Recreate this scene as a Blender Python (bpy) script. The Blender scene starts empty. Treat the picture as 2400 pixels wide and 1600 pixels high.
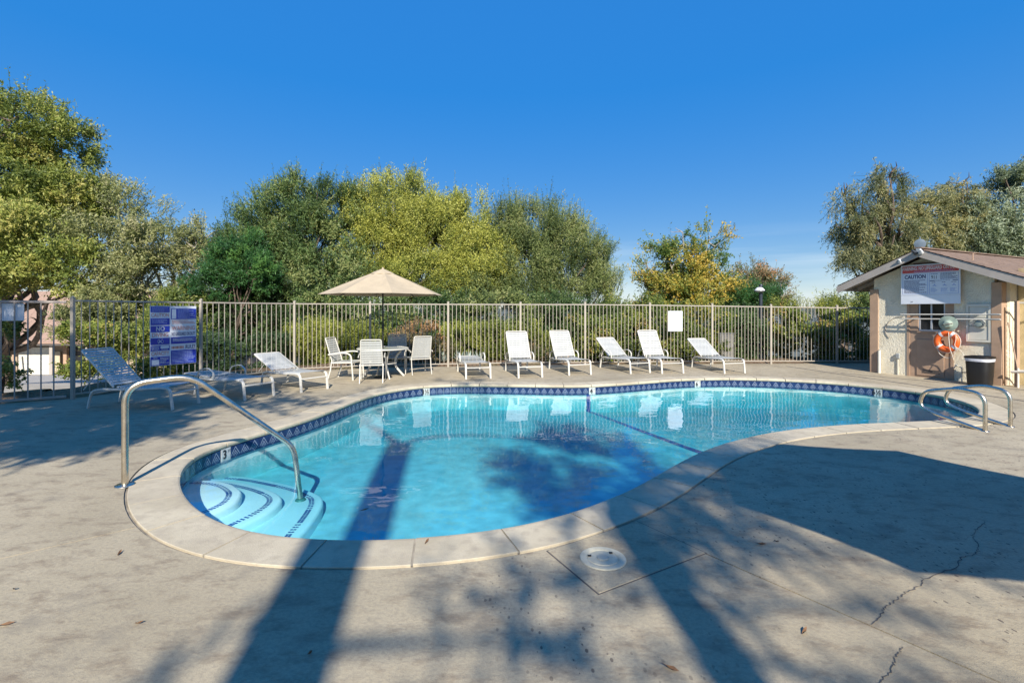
import bpy, bmesh, math, random
import numpy as np
from mathutils import Vector, Matrix
PI = math.pi
scn = bpy.context.scene
COL = scn.collection

# ------------------------------------------------------------------ camera, sky, sun, exposure
cam_d = bpy.data.cameras.new('camera'); cam = bpy.data.objects.new('camera', cam_d); COL.objects.link(cam)
cam.location = (0, 0, 1.65); cam.rotation_euler = (PI/2, 0, 0)
cam_d.sensor_width = 36; cam_d.lens = 17.25; cam_d.shift_y = -0.03
cam_d.clip_start = 0.05; cam_d.clip_end = 12000
scn.camera = cam
SUN_EL = math.radians(34.0); SUN_AZ = math.radians(172.6)      # azimuth clockwise from +Y
to_sun = Vector((math.sin(SUN_AZ)*math.cos(SUN_EL), math.cos(SUN_AZ)*math.cos(SUN_EL), math.sin(SUN_EL)))
world = bpy.data.worlds.new('World'); scn.world = world; world.use_nodes = True
wn = world.node_tree.nodes; wl_ = world.node_tree.links; wn.clear()
sky = wn.new('ShaderNodeTexSky'); sky.sky_type = 'NISHITA'; sky.sun_disc = False
sky.sun_elevation = SUN_EL; sky.sun_rotation = SUN_AZ
sky.altitude = 150; sky.air_density = 0.75; sky.dust_density = 0.0; sky.ozone_density = 3.0
bg = wn.new('ShaderNodeBackground'); bg.inputs['Strength'].default_value = 0.13
wo = wn.new('ShaderNodeOutputWorld')
# the photograph compresses the sky's brightness range and deepens its blue: one even tone curve over the whole sky
sp_ = wn.new('ShaderNodeSeparateColor'); sp_.mode = 'HSV'; cb_ = wn.new('ShaderNodeCombineColor'); cb_.mode = 'HSV'
pw_ = wn.new('ShaderNodeMath'); pw_.operation = 'POWER'; pw_.inputs[1].default_value = .13
ml_ = wn.new('ShaderNodeMath'); ml_.operation = 'MULTIPLY'; ml_.inputs[1].default_value = 2.76
sm_ = wn.new('ShaderNodeMath'); sm_.operation = 'MULTIPLY'; sm_.use_clamp = True; sm_.inputs[1].default_value = 1.63
sn_ = wn.new('ShaderNodeMath'); sn_.operation = 'MINIMUM'; sn_.inputs[1].default_value = .96
sq_ = wn.new('ShaderNodeMath'); sq_.operation = 'POWER'; sq_.inputs[1].default_value = 1.6
# faint streaks of high cloud low over the horizon, all the way round
tc_ = wn.new('ShaderNodeTexCoord'); mp_ = wn.new('ShaderNodeMapping'); mp_.inputs['Scale'].default_value = (2.2, 2.2, 34); mp_.inputs['Location'].default_value = (1.9, 0, .4)
nz_ = wn.new('ShaderNodeTexNoise'); nz_.inputs['Scale'].default_value = 1.0; nz_.inputs['Detail'].default_value = 5
rg_ = wn.new('ShaderNodeMapRange'); rg_.inputs[1].default_value = .46; rg_.inputs[2].default_value = .66; rg_.inputs[4].default_value = .45
sz_ = wn.new('ShaderNodeSeparateXYZ'); fd_ = wn.new('ShaderNodeMapRange'); fd_.inputs[1].default_value = .16; fd_.inputs[2].default_value = .07
fm_ = wn.new('ShaderNodeMath'); fm_.operation = 'MULTIPLY'
cm_ = wn.new('ShaderNodeMix'); cm_.data_type = 'RGBA'; cm_.inputs[7].default_value = (3.6, 4.2, 4.6, 1)
for a_, b_ in ((tc_.outputs['Generated'], mp_.inputs[0]), (mp_.outputs[0], nz_.inputs['Vector']), (nz_.outputs[0], rg_.inputs[0]), (tc_.outputs['Generated'], sz_.inputs[0]), (sz_.outputs[2], fd_.inputs[0]), (rg_.outputs[0], fm_.inputs[0]), (fd_.outputs[0], fm_.inputs[1]), (fm_.outputs[0], cm_.inputs[0])): wl_.new(a_, b_)
for a_, b_ in ((sky.outputs[0], sp_.inputs[0]), (sp_.outputs[0], cb_.inputs[0]), (sp_.outputs[1], sq_.inputs[0]), (sq_.outputs[0], sm_.inputs[0]), (sm_.outputs[0], sn_.inputs[0]), (sn_.outputs[0], cb_.inputs[1]), (sp_.outputs[2], pw_.inputs[0]), (pw_.outputs[0], ml_.inputs[0]), (ml_.outputs[0], cb_.inputs[2]), (cb_.outputs[0], cm_.inputs[6]), (cm_.outputs[2], bg.inputs[0])): wl_.new(a_, b_)
wl_.new(bg.outputs[0], wo.inputs[0])
sun_d = bpy.data.lights.new('sun', 'SUN'); sun_d.energy = 4.8; sun_d.angle = math.radians(0.53); sun_d.color = (1.0, 0.93, 0.83)
sun = bpy.data.objects.new('sun', sun_d); COL.objects.link(sun)
sun.rotation_euler = (-to_sun).to_track_quat('-Z', 'Y').to_euler(); sun.location = to_sun*60
vs = scn.view_settings; vs.view_transform = 'Standard'; vs.look = 'None'; vs.exposure = 0.8; vs.gamma = 1.0; vs.use_curve_mapping = False
scn.cycles.max_bounces = 8; scn.cycles.transparent_max_bounces = 16; scn.cycles.use_denoising = True
scn.cycles.caustics_reflective = False; scn.cycles.caustics_refractive = False

# ------------------------------------------------------------------ survey: photograph measurements -> metres on the site
F_, HC, HZ = 1150.0, 1.65, 728.0
def gp(px, py, z=0.0):
    Y = F_*(HC-z)/(py-HZ); return Vector(((px-1200)*Y/F_, Y, z))
def at(px, py, Y):
    return Vector(((px-1200)*Y/F_, Y, HC-(py-HZ)*Y/F_))

# ------------------------------------------------------------------ mesh helpers
class MB:
    def __init__(s): s.v = []; s.f = []
    def add(s, vs, fs):
        o = len(s.v); s.v += [tuple(v) for v in vs]; s.f += [tuple(i+o for i in f) for f in fs]; return s
    def box(s, x0, x1, y0, y1, z0, z1):
        return s.add([(x0,y0,z0),(x1,y0,z0),(x1,y1,z0),(x0,y1,z0),(x0,y0,z1),(x1,y0,z1),(x1,y1,z1),(x0,y1,z1)],
                     [(0,3,2,1),(4,5,6,7),(0,1,5,4),(1,2,6,5),(2,3,7,6),(3,0,4,7)])
    def sweep(s, pts, prof, ref=None, closed=False):
        """prof: list of (a,b); or list (per point) of such lists"""
        pts = [Vector(p) for p in pts]; n = len(pts); m = None
        per = isinstance(prof[0][0], (list, tuple))
        vs = []; side = None
        for i, p in enumerate(pts):
            if closed: t = pts[(i+1) % n]-pts[i-1]
            else: t = pts[min(i+1, n-1)]-pts[max(i-1, 0)]
            t.normalize()
            if ref is not None:
                side = Vector(ref)-t*t.dot(Vector(ref))
            elif side is None:
                r = Vector((0,0,1)) if abs(t.z) < .9 else Vector((1,0,0)); side = r.cross(t)
            else: side = side-t*t.dot(side)
            side.normalize(); up = t.cross(side)
            pr = prof[i] if per else prof
            m = len(pr)
            vs += [p+side*a+up*b for a, b in pr]
        fs = []
        for i in range(n if closed else n-1):
            j = (i+1) % n
            for k in range(m):
                l = (k+1) % m
                fs.append((i*m+k, i*m+l, j*m+l, j*m+k))
        if not closed:
            fs.append(tuple(range(m-1, -1, -1))); fs.append(tuple((n-1)*m+k for k in range(m)))
        return s.add(vs, fs)
    def tube(s, pts, r, n=8, closed=False, ref=None):
        if isinstance(r, (int, float)): pr = [(math.cos(2*PI*k/n)*r, math.sin(2*PI*k/n)*r) for k in range(n)]
        else: pr = [[(math.cos(2*PI*k/n)*q, math.sin(2*PI*k/n)*q) for k in range(n)] for q in r]
        return s.sweep(pts, pr, ref, closed)
    def bar(s, pts, w, h, ref=None):
        a, b = w/2, h/2; c = min(a, b)*.35
        return s.sweep(pts, [(-a+c,-b),(a-c,-b),(a,-b+c),(a,b-c),(a-c,b),(-a+c,b),(-a,b-c),(-a,-b+c)], ref)
    def lathe(s, prof, n=24, c=(0,0,0)):
        vs = []; m = len(prof)
        for i in range(n):
            a = 2*PI*i/n
            vs += [(c[0]+r*math.cos(a), c[1]+r*math.sin(a), c[2]+z) for r, z in prof]
        fs = []
        for i in range(n):
            j = (i+1) % n
            for k in range(m-1): fs.append((i*m+k, j*m+k, j*m+k+1, i*m+k+1))
        if prof[0][0] > 1e-5: fs.append(tuple(i*m for i in range(n-1, -1, -1)))
        if prof[-1][0] > 1e-5: fs.append(tuple(i*m+m-1 for i in range(n)))
        return s.add(vs, fs)
    def prism(s, poly, z0, z1):
        n = len(poly)
        vs = [(p[0], p[1], z0) for p in poly]+[(p[0], p[1], z1) for p in poly]
        fs = [tuple(range(n-1, -1, -1)), tuple(range(n, 2*n))]+[(i, (i+1) % n, n+(i+1) % n, n+i) for i in range(n)]
        return s.add(vs, fs)
    def mesh(s, name, smooth=False, bevel=0, fix=True, auto=None):
        me = bpy.data.meshes.new(name); me.from_pydata(s.v, [], s.f)
        bm = bmesh.new(); bm.from_mesh(me)
        if fix: bmesh.ops.remove_doubles(bm, verts=bm.verts, dist=1e-6); bmesh.ops.recalc_face_normals(bm, faces=bm.faces)
        if bevel: bmesh.ops.bevel(bm, geom=list(bm.edges), offset=bevel, segments=1, affect='EDGES', profile=.5)
        if smooth:
            for f in bm.faces: f.smooth = True
            for e in bm.edges:
                if len(e.link_faces) == 2 and e.calc_face_angle(0) > .7: e.smooth = False
        bm.to_mesh(me); bm.free(); return me
    def build(s, name, mat, parent=None, smooth=False, bevel=0, loc=None, fix=True):
        return link(name, s.mesh(name, smooth, bevel, fix), mat, parent, loc)

def link(name, me, mat, parent=None, loc=None, mw=None):
    o = bpy.data.objects.new(name, me); COL.objects.link(o)
    if mat is not None and me is not None and len(me.materials) == 0: me.materials.append(mat)
    if parent is not None: o.parent = parent
    if mw is not None: o.matrix_basis = mw
    elif loc is not None: o.location = loc
    return o
def tag(o, label, cat, group=None, kind=None):
    if label: o['label'] = label
    if cat: o['category'] = cat
    if group: o['group'] = group
    if kind: o['kind'] = kind
    return o
def thing(name, label, cat, loc=(0,0,0), rz=0, group=None, kind=None):
    o = bpy.data.objects.new(name, None); COL.objects.link(o); o.empty_display_size = .2
    o.location = loc; o.rotation_euler = (0, 0, rz); return tag(o, label, cat, group, kind)
def fillet(pts, rad, n=5):
    pts = [Vector(p) for p in pts]; out = [pts[0]]
    for i in range(1, len(pts)-1):
        a, b, c = pts[i-1], pts[i], pts[i+1]
        d1 = (a-b); d2 = (c-b); r = min(rad[i-1] if isinstance(rad, (list, tuple)) else rad, d1.length*.49, d2.length*.49)
        p0 = b+d1.normalized()*r; p1 = b+d2.normalized()*r
        for k in range(n+1):
            t = k/n; out.append(p0*(1-t)**2+b*2*t*(1-t)+p1*t*t)
    out.append(pts[-1]); return out
def crom(pts, per=6, closed=False):
    pts = [Vector(p) for p in pts]; n = len(pts); out = []
    for i in range(n if closed else n-1):
        if closed: p0, p1, p2, p3 = pts[i-1], pts[i], pts[(i+1) % n], pts[(i+2) % n]
        else: p0, p1, p2, p3 = pts[max(i-1,0)], pts[i], pts[i+1], pts[min(i+2,n-1)]
        for k in range(per):
            t = k/per
            out.append(.5*((2*p1)+(p2-p0)*t+(2*p0-5*p1+4*p2-p3)*t*t+(3*p1-p0-3*p2+p3)*t**3))
    if not closed: out.append(pts[-1])
    return out

# ------------------------------------------------------------------ materials
class NT:
    def __init__(s, name):
        s.m = bpy.data.materials.new(name); s.m.use_nodes = True; s.t = s.m.node_tree; s.t.nodes.clear()
        s.out = s.t.nodes.new('ShaderNodeOutputMaterial')
    def n(s, typ, ins=None, **kw):
        nd = s.t.nodes.new(typ)
        for k, v in kw.items(): setattr(nd, k, v)
        for k, v in (ins or {}).items(): s.put(nd.inputs[k], v)
        return nd
    def put(s, sock, v):
        if isinstance(v, bpy.types.NodeSocket): s.t.links.new(v, sock)
        elif isinstance(v, bpy.types.Node): s.t.links.new(v.outputs[0], sock)
        else: sock.default_value = (*v, 1) if (isinstance(v, tuple) and len(v) == 3 and sock.type == 'RGBA') else v
    def math(s, op, a, b=0.0, clamp=False):
        nd = s.n('ShaderNodeMath', operation=op, use_clamp=clamp); s.put(nd.inputs[0], a); s.put(nd.inputs[1], b); return nd.outputs[0]
    def mix(s, f, a, b, typ='MIX'):
        nd = s.n('ShaderNodeMix', data_type='RGBA', blend_type=typ); s.put(nd.inputs[0], f); s.put(nd.inputs[6], a); s.put(nd.inputs[7], b); return nd.outputs[2]
    def ramp(s, f, lo, hi):
        nd = s.n('ShaderNodeMapRange'); s.put(nd.inputs[0], f); nd.inputs[1].default_value = lo; nd.inputs[2].default_value = hi; return nd.outputs[0]
    def noise(s, vec, scale, detail=4, rough=.55):
        return s.n('ShaderNodeTexNoise', {'Vector': vec, 'Scale': scale, 'Detail': detail, 'Roughness': rough}).outputs[0]
    def bump(s, h, strength=.3, dist=.01, normal=None):
        ins = {'Height': h, 'Strength': strength, 'Distance': dist}
        if normal is not None: ins['Normal'] = normal
        return s.n('ShaderNodeBump', ins).outputs[0]
    def done(s, shader): s.put(s.out.inputs[0], shader); return s.m
    def bsdf(s, col, rough=.6, metal=0., normal=None, spec=.5):
        ins = {'Base Color': col, 'Roughness': rough, 'Metallic': metal, 'Specular IOR Level': spec}
        if normal is not None: ins['Normal'] = normal
        return s.n('ShaderNodeBsdfPrincipled', ins).outputs[0]
def obj_co(t): return t.n('ShaderNodeTexCoord').outputs['Object']
def pos_co(t): return t.n('ShaderNodeNewGeometry').outputs['Position']
def simple(name, col, rough=.6, metal=0., var=.12, scale=6., bump=.15, bscale=60., spec=.5, world_co=False, rnd=.0):
    t = NT(name); co = pos_co(t) if world_co else obj_co(t)
    n1 = t.noise(co, scale, 5); f = t.ramp(n1, .3, .7)
    dark = tuple(c*(1-var*1.6) for c in col); lite = tuple(min(1, c*(1+var)) for c in col)
    c = t.mix(f, dark, lite)
    if rnd:
        r = t.n('ShaderNodeObjectInfo').outputs['Random']
        c = t.mix(t.ramp(r, 0, 1), t.mix(rnd, c, (0,0,0)), c)
    nb = t.bump(t.noise(co, bscale, 3), bump, .004) if bump else None
    rr = t.n('ShaderNodeMapRange', {0: n1, 3: max(.02, rough-.08), 4: min(1, rough+.08)}).outputs[0]
    return t.done(t.bsdf(c, rr, metal, nb, spec))

def concrete_mat():
    t = NT('deck_concrete'); p = pos_co(t)
    n1 = t.noise(p, .55, 5, .6); n2 = t.noise(p, 2.6, 6, .62); n3 = t.noise(p, 45, 3); n4 = t.noise(p, 210, 2)
    c = t.mix(t.ramp(n1, .35, .65), (.35,.297,.2), (.455,.388,.268))
    st = t.n('ShaderNodeMapping', {'Vector': p, 'Rotation': (0,0,.9), 'Scale': (1.3, 2.6, 1)}).outputs[0]
    n5 = t.noise(st, 2.6, 12, .74)
    c = t.mix(t.math('MULTIPLY', t.ramp(n5, .50, .65), .72), c, (.18,.135,.09))
    c = t.mix(t.math('MULTIPLY', t.ramp(n2, .56, .72), .55), c, (.17,.15,.12))
    c = t.mix(t.math('MULTIPLY', t.ramp(n3, .42, .72), .42), c, (.21,.18,.14))
    c = t.mix(t.math('MULTIPLY', t.ramp(n4, .5, .75), .45), c, (.14,.12,.10))
    # pitted salt finish
    pm = t.n('ShaderNodeMapping', {'Vector': p, 'Rotation': (0,0,-.5), 'Scale': (1, .55, 1)}).outputs[0]
    v = t.n('ShaderNodeTexVoronoi', {'Vector': pm, 'Scale': 38.0, 'Randomness': 1.0})
    vr = t.n('ShaderNodeSeparateColor', {0: v.outputs['Color']}).outputs[0]
    size = t.math('MULTIPLY', t.math('POWER', vr, 2.8), .34)
    px_ = t.n('ShaderNodeSeparateXYZ', {0: p}).outputs[0]
    dens = t.ramp(t.math('ADD', t.noise(p, .6, 3), t.math('MULTIPLY', px_, .045)), .46, .62)
    pit = t.math('MULTIPLY', t.math('LESS_THAN', v.outputs['Distance'], size), dens)
    c = t.mix(t.math('MULTIPLY', pit, .75), c, (.06,.047,.042))
    h = t.math('ADD', t.math('MULTIPLY', n3, .5), t.math('SUBTRACT', t.math('MULTIPLY', n4, .35), t.math('MULTIPLY', pit, .8)))
    h = t.math('ADD', h, t.math('MULTIPLY', n5, 1.2))
    return t.done(t.bsdf(c, .82, 0, t.bump(h, .55, .008), .3))
def coping_mat():
    t = NT('coping_stone'); p = pos_co(t)
    n1 = t.noise(p, 1.3, 5, .6); n2 = t.noise(p, 9, 5, .6); n3 = t.noise(p, 130, 2)
    r = t.n('ShaderNodeObjectInfo').outputs['Random']
    c = t.mix(t.ramp(n1, .35, .65), (.41,.352,.245), (.57,.50,.36))
    c = t.mix(t.math('MULTIPLY', r, .25), c, (.38,.33,.26))
    c = t.mix(t.math('MULTIPLY', t.ramp(n2, .48, .72), .7), c, (.33,.28,.21))
    c = t.mix(t.math('MULTIPLY', t.ramp(n3, .5, .8), .4), c, (.30,.27,.23))
    return t.done(t.bsdf(c, .8, 0, t.bump(n3, .6, .005), .3))
def stucco_mat():
    t = NT('cream_stucco'); p = obj_co(t)
    m = t.n('ShaderNodeTexNoise', {'Vector': p, 'Scale': 14., 'Detail': 6., 'Roughness': .65, 'Distortion': 2.2}).outputs[0]
    n2 = t.noise(p, 1.6, 4)
    c = t.mix(t.ramp(n2, .35, .65), (.70,.63,.47), (.84,.78,.62))
    c = t.mix(t.math('MULTIPLY', t.ramp(m, .55, .72), .3), c, (.42,.37,.27))
    return t.done(t.bsdf(c, .9, 0, t.bump(m, 1.0, .03), .2))
def shingle_mat(name, a, b):
    t = NT(name); p = obj_co(t); n = t.noise(p, 30, 4); n2 = t.noise(p, 3, 3)
    c = t.mix(n, a, b); c = t.mix(t.math('MULTIPLY', t.ramp(n2, .4, .7), .3), c, tuple(x*.6 for x in a))
    return t.done(t.bsdf(c, .9, 0, t.bump(n, .6, .01), .2))
def leaf_mat(name, cols, trans=.45, rough=.5):
    t = NT(name)
    a = t.n('ShaderNodeAttribute', attribute_name='tone').outputs['Fac']
    cr = t.n('ShaderNodeValToRGB', {0: a}); e = cr.color_ramp.elements
    e[0].position = 0.0; e[0].color = (*cols[0], 1); e[1].position = 1.0; e[1].color = (*cols[-1], 1)
    for i, c in enumerate(cols[1:-1]):
        q = e.new((i+1)/(len(cols)-1)); q.color = (*c, 1)
    for q in e: q.color = (*[min(.6, x*2.5) for x in q.color[:3]], 1)
    b = t.bsdf(cr.outputs[0], rough, 0, None, .35)
    tl = t.n('ShaderNodeBsdfTranslucent', {0: t.mix(.35, cr.outputs[0], (.35,.38,.04))}).outputs[0]
    ms = t.n('ShaderNodeMixShader', {0: trans, 1: b, 2: tl})
    return t.done(ms.outputs[0])
def water_mat():
    t = NT('pool_water'); p = pos_co(t)
    pm = t.n('ShaderNodeMapping', {'Vector': p, 'Scale': (1.0, 1.35, 1)}).outputs[0]
    a = t.noise(pm, 1.0, 1, .4); b = t.noise(pm, 5.5, 1, .4)
    h = t.math('ADD', t.math('MULTIPLY', a, 1.0), t.math('MULTIPLY', b, .16))
    nrm = t.bump(h, .13, .10)
    inc = t.n('ShaderNodeNewGeometry').outputs['Incoming']
    dt = t.n('ShaderNodeVectorMath', {0: nrm, 1: inc}, operation='DOT_PRODUCT').outputs['Value']
    k = t.math('SUBTRACT', 1.0, t.math('ABSOLUTE', dt), True)      # Schlick reflectance of water, same from both sides
    fr = t.math('ADD', t.math('MULTIPLY', t.math('POWER', k, 5.0), .98), .02)
    tr = t.n('ShaderNodeBsdfTransparent', {0: (.97,.99,1.0)}).outputs[0]
    gl = t.n('ShaderNodeBsdfGlossy', {0: (1,1,1), 'Roughness': .0, 'Normal': nrm}).outputs[0]
    t.done(t.n('ShaderNodeMixShader', {0: fr, 1: tr, 2: gl}).outputs[0])
    va = t.n('ShaderNodeVolumeAbsorption', {0: (.12,.78,.86), 'Density': 1.15}).outputs[0]
    t.put(t.out.inputs['Volume'], va)
    return t.m
def tile_mat():
    t = NT('waterline_tile'); uv = t.n('ShaderNodeUVMap').outputs[0]
    sx = t.n('ShaderNodeSeparateXYZ', {0: uv}); u, v = sx.outputs[0], sx.outputs[1]
    au = t.math('ABSOLUTE', t.math('SUBTRACT', u, .5))
    def chev(top, wd, ulim, vmin):
        line = t.math('ABSOLUTE', t.math('SUBTRACT', v, t.math('SUBTRACT', top, t.math('MULTIPLY', au, 1.5))))
        return t.math('MULTIPLY', t.math('LESS_THAN', line, wd), t.math('MULTIPLY', t.math('LESS_THAN', au, ulim), t.math('GREATER_THAN', v, vmin)))
    pat = t.math('MAXIMUM', chev(.88, .045, .47, .18), chev(.56, .04, .27, .18))
    pat = t.math('MAXIMUM', pat, chev(.34, .035, .13, .18))
    n = t.noise(pos_co(t), 9, 3)
    nav = t.mix(t.ramp(n, .35, .7), (.012,.022,.075), (.02,.045,.12))
    c = t.mix(pat, nav, (.28,.33,.41))
    return t.done(t.bsdf(c, .14, 0, None, .5))
def leafy_ground():
    t = NT('bed_soil'); p = pos_co(t)
    n = t.noise(p, 7, 6, .7); n2 = t.noise(p, 1.1, 3)
    c = t.mix(t.ramp(n, .35, .68), (.10,.065,.04), (.30,.20,.12))
    c = t.mix(t.math('MULTIPLY', t.ramp(n2, .5, .62), .5), c, (.12,.13,.05))
    return t.done(t.bsdf(c, .95, 0, t.bump(n, .9, .05), .2))

M = {}
M['deck'] = concrete_mat(); M['coping'] = coping_mat(); M['stucco'] = stucco_mat(); M['water'] = water_mat(); M['tile'] = tile_mat()
M['soil'] = leafy_ground()
M['joint'] = simple('joint_filler', (.26,.225,.17), .9, var=.25, scale=8, world_co=True)
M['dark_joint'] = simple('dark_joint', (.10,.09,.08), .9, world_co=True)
M['plaster'] = simple('pool_plaster', (.52,.64,.64), .6, var=.13, scale=5, bump=.1, bscale=14, world_co=True)
M['step'] = simple('step_plaster', (.84,.86,.83), .55, var=.04, scale=3, bump=.05, world_co=True)
M['mosaic'] = simple('blue_mosaic', (.02,.08,.34), .15, var=.3, scale=90, bump=0, world_co=True)
M['lane'] = simple('lane_tile', (.01,.08,.36), .2, var=.3, scale=40, bump=0, world_co=True)
M['marker'] = simple('marker_tile', (.50,.52,.50), .2, var=.06, bump=0)
M['black'] = simple('black_ink', (.012,.012,.015), .5, bump=0)
M['steel'] = simple('brushed_steel', (.64,.57,.46), .27, 1.0, var=.1, scale=14, bump=.05, bscale=90)
M['fence'] = simple('fence_paint', (.345,.31,.255), .5, var=.08, scale=3, bump=.05)
M['gate'] = simple('gate_paint', (.34,.29,.25), .5, var=.08, scale=3, bump=.05)
M['white_metal'] = simple('lounger_frame_paint', (.56,.54,.48), .38, var=.05, scale=7, bump=.03)
M['strap'] = simple('vinyl_strap', (.47,.48,.46), .45, var=.06, scale=9, bump=.05, rnd=.10)
M['canopy'] = simple('canopy_fabric', (.42,.345,.235), .9, var=.05, scale=5, bump=.25, bscale=300)
M['bronze'] = simple('dark_pole', (.03,.03,.03), .4, .5, bump=0)
M['glass_top'] = simple('frosted_tabletop', (.42,.44,.41), .18, bump=0)
M['tan'] = simple('tan_trim', (.40,.27,.18), .7, var=.1, scale=4, bump=.1)
M['fascia'] = simple('taupe_fascia', (.36,.32,.28), .7, var=.08, scale=3, bump=.1)
M['roof'] = shingle_mat('brown_shingle', (.15,.105,.08), (.27,.195,.15))
M['far_roof'] = shingle_mat('far_roof', (.30,.20,.15), (.42,.29,.22))
M['soffit'] = simple('soffit', (.22,.18,.15), .8)
M['win_frame'] = simple('window_frame', (.55,.58,.62), .4, .6, bump=0)
M['pane'] = simple('dark_pane', (.02,.022,.025), .06, var=.3, scale=3, bump=0)
M['sign_white'] = simple('sign_white', (.68,.71,.75), .4, var=.03, bump=0)
M['sign_red'] = simple('sign_red', (.55,.07,.06), .4, var=.06, bump=0)
M['sign_blue'] = simple('sign_blue', (.012,.035,.36), .35, var=.06, bump=0)
M['navy_ink'] = simple('navy_ink', (.015,.02,.13), .5, bump=0)
M['faded_red'] = simple('faded_red', (.62,.26,.20), .5, var=.15, scale=12, bump=0)
M['white_ink'] = simple('white_ink', (.62,.64,.66), .5, var=.03, bump=0)
M['pale_ink'] = simple('pale_ink', (.28,.36,.62), .5, var=.05, bump=0)
M['orange'] = simple('ring_orange', (.78,.13,.02), .45, var=.08, scale=9, bump=.05)
M['rope'] = simple('rope', (.68,.62,.52), .9, bump=.4, bscale=200)
M['hat'] = simple('sage_cover', (.27,.34,.28), .8, var=.12, scale=11, bump=.3, bscale=90)
M['bin'] = simple('black_plastic', (.008,.008,.009), .5, var=.15, bump=.05)
M['bag'] = simple('bin_liner', (.60,.61,.66), .3, bump=.3, bscale=30)
M['box_grey'] = simple('grey_box', (.36,.38,.37), .5, .2, bump=.05)
M['panel_paint'] = simple('panel_paint', (.60,.58,.49), .6, var=.05, bump=.05)
M['glass'] = simple('meter_glass', (.25,.30,.28), .05, bump=0)
M['lid'] = simple('skimmer_lid', (.50,.47,.36), .75, var=.08, scale=20, bump=.1, spec=.2)
M['galv'] = simple('galvanised', (.48,.47,.43), .35, .8, var=.2, scale=3, bump=.05)
M['lamp_globe'] = simple('lamp_globe', (.70,.70,.68), .2, bump=0)
M['lamp_pole'] = simple('lamp_pole', (.035,.045,.06), .4, .3, bump=0)
M['dish'] = simple('dish_paint', (.13,.17,.21), .35, bump=0)
M['bark'] = simple('bark_brown', (.13,.095,.07), .9, var=.3, scale=9, bump=.8, bscale=25)
M['bark_grey'] = simple('bark_grey', (.30,.27,.23), .9, var=.25, scale=9, bump=.6, bscale=25)
M['dryleaf'] = simple('dry_leaf', (.17,.085,.035), .7, var=.3, scale=30, bump=.2)
M['far_wall'] = simple('far_house_wall', (.36,.28,.20), .8, bump=.1)
M['garage'] = simple('garage_door', (.66,.64,.55), .6, bump=.05)
M['asphalt'] = simple('driveway_paving', (.38,.35,.30), .9, var=.15, scale=2, bump=.4, world_co=True)
M['hill'] = simple('far_hill', (.10,.11,.085), .95, var=.2, scale=.01, bump=0, world_co=True)

# ------------------------------------------------------------------ ground and terrain
POOL = [(-3.25,4.79),(-3.4,5.03),(-3.57,5.42),(-3.63,5.78),(-3.56,6.1),(-3.45,6.52),(-3.3,6.92),(-3.16,7.35),(-3.07,7.74),(-2.98,8.2),(-2.92,8.7),(-2.83,9.3),(-2.62,10.0),(-2.25,10.54),(-1.74,10.88),(-1.06,11.02),(-0.33,10.97),(0.94,10.84),(1.67,10.86),(2.37,11.1),(3.24,11.5),(4.04,11.84),(4.91,12.01),(5.63,12.0),(6.52,11.78),(7.32,11.38),(7.96,10.72),(8.27,10.05),(8.34,9.6),(8.3,9.2),(8.17,8.8),(7.98,8.43),(7.68,8.05),(7.28,7.72),(6.89,7.53),(6.5,7.41),(6.05,7.33),(4.98,7.16),(4.14,6.93),(3.45,6.64),(2.8,6.24),(2.25,5.79),(1.83,5.36),(1.47,4.95),(1.16,4.6),(0.86,4.31),(0.55,4.06),(0.29,3.89),(0.01,3.75),(-0.31,3.64),(-0.68,3.57),(-1.03,3.54),(-1.44,3.55),(-1.78,3.61),(-2.1,3.73),(-2.41,3.91),(-2.72,4.17),(-3.0,4.46)]
def resample(poly, step):
    n = len(poly); L = [(poly[(i+1) % n]-poly[i]).length for i in range(n)]; tot = sum(L); m = int(round(tot/step)); out = []
    i = 0; acc = 0.0
    for k in range(m):
        d = tot*k/m
        while acc+L[i] < d: acc += L[i]; i += 1
        out.append(poly[i].lerp(poly[(i+1) % n], (d-acc)/L[i]))
    return out, tot
edge = crom([Vector((x, y, 0)) for x, y in POOL], 8, True)
edge, PERIM = resample(edge, .05)
for _ in range(60):
    n_ = len(edge); edge = [edge[i]*.5+(edge[i-1]+edge[(i+1) % n_])*.25 for i in range(n_)]
edge, PERIM = resample(edge, .05)
NE = len(edge)
area2 = sum(edge[i].x*edge[(i+1) % NE].y-edge[(i+1) % NE].x*edge[i].y for i in range(NE))
nrm_out = []
for i in range(NE):
    t_ = (edge[(i+3) % NE]-edge[i-3]).normalized(); nn = Vector((t_.y, -t_.x, 0))
    nrm_out.append(nn if area2 > 0 else -nn)
def offs(d, z=0.0, step=1): return [edge[i]+nrm_out[i]*d+Vector((0,0,z)) for i in range(0, NE, step)]
def edge_at(s):
    f = (s % PERIM)/PERIM*NE; i = int(f) % NE; t = f-int(f)
    return edge[i].lerp(edge[(i+1) % NE], t), nrm_out[i].lerp(nrm_out[(i+1) % NE], t).normalized()
def edge_near(x, y):
    i = min(range(NE), key=lambda k: (edge[k].x-x)**2+(edge[k].y-y)**2); return i/NE*PERIM

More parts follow.
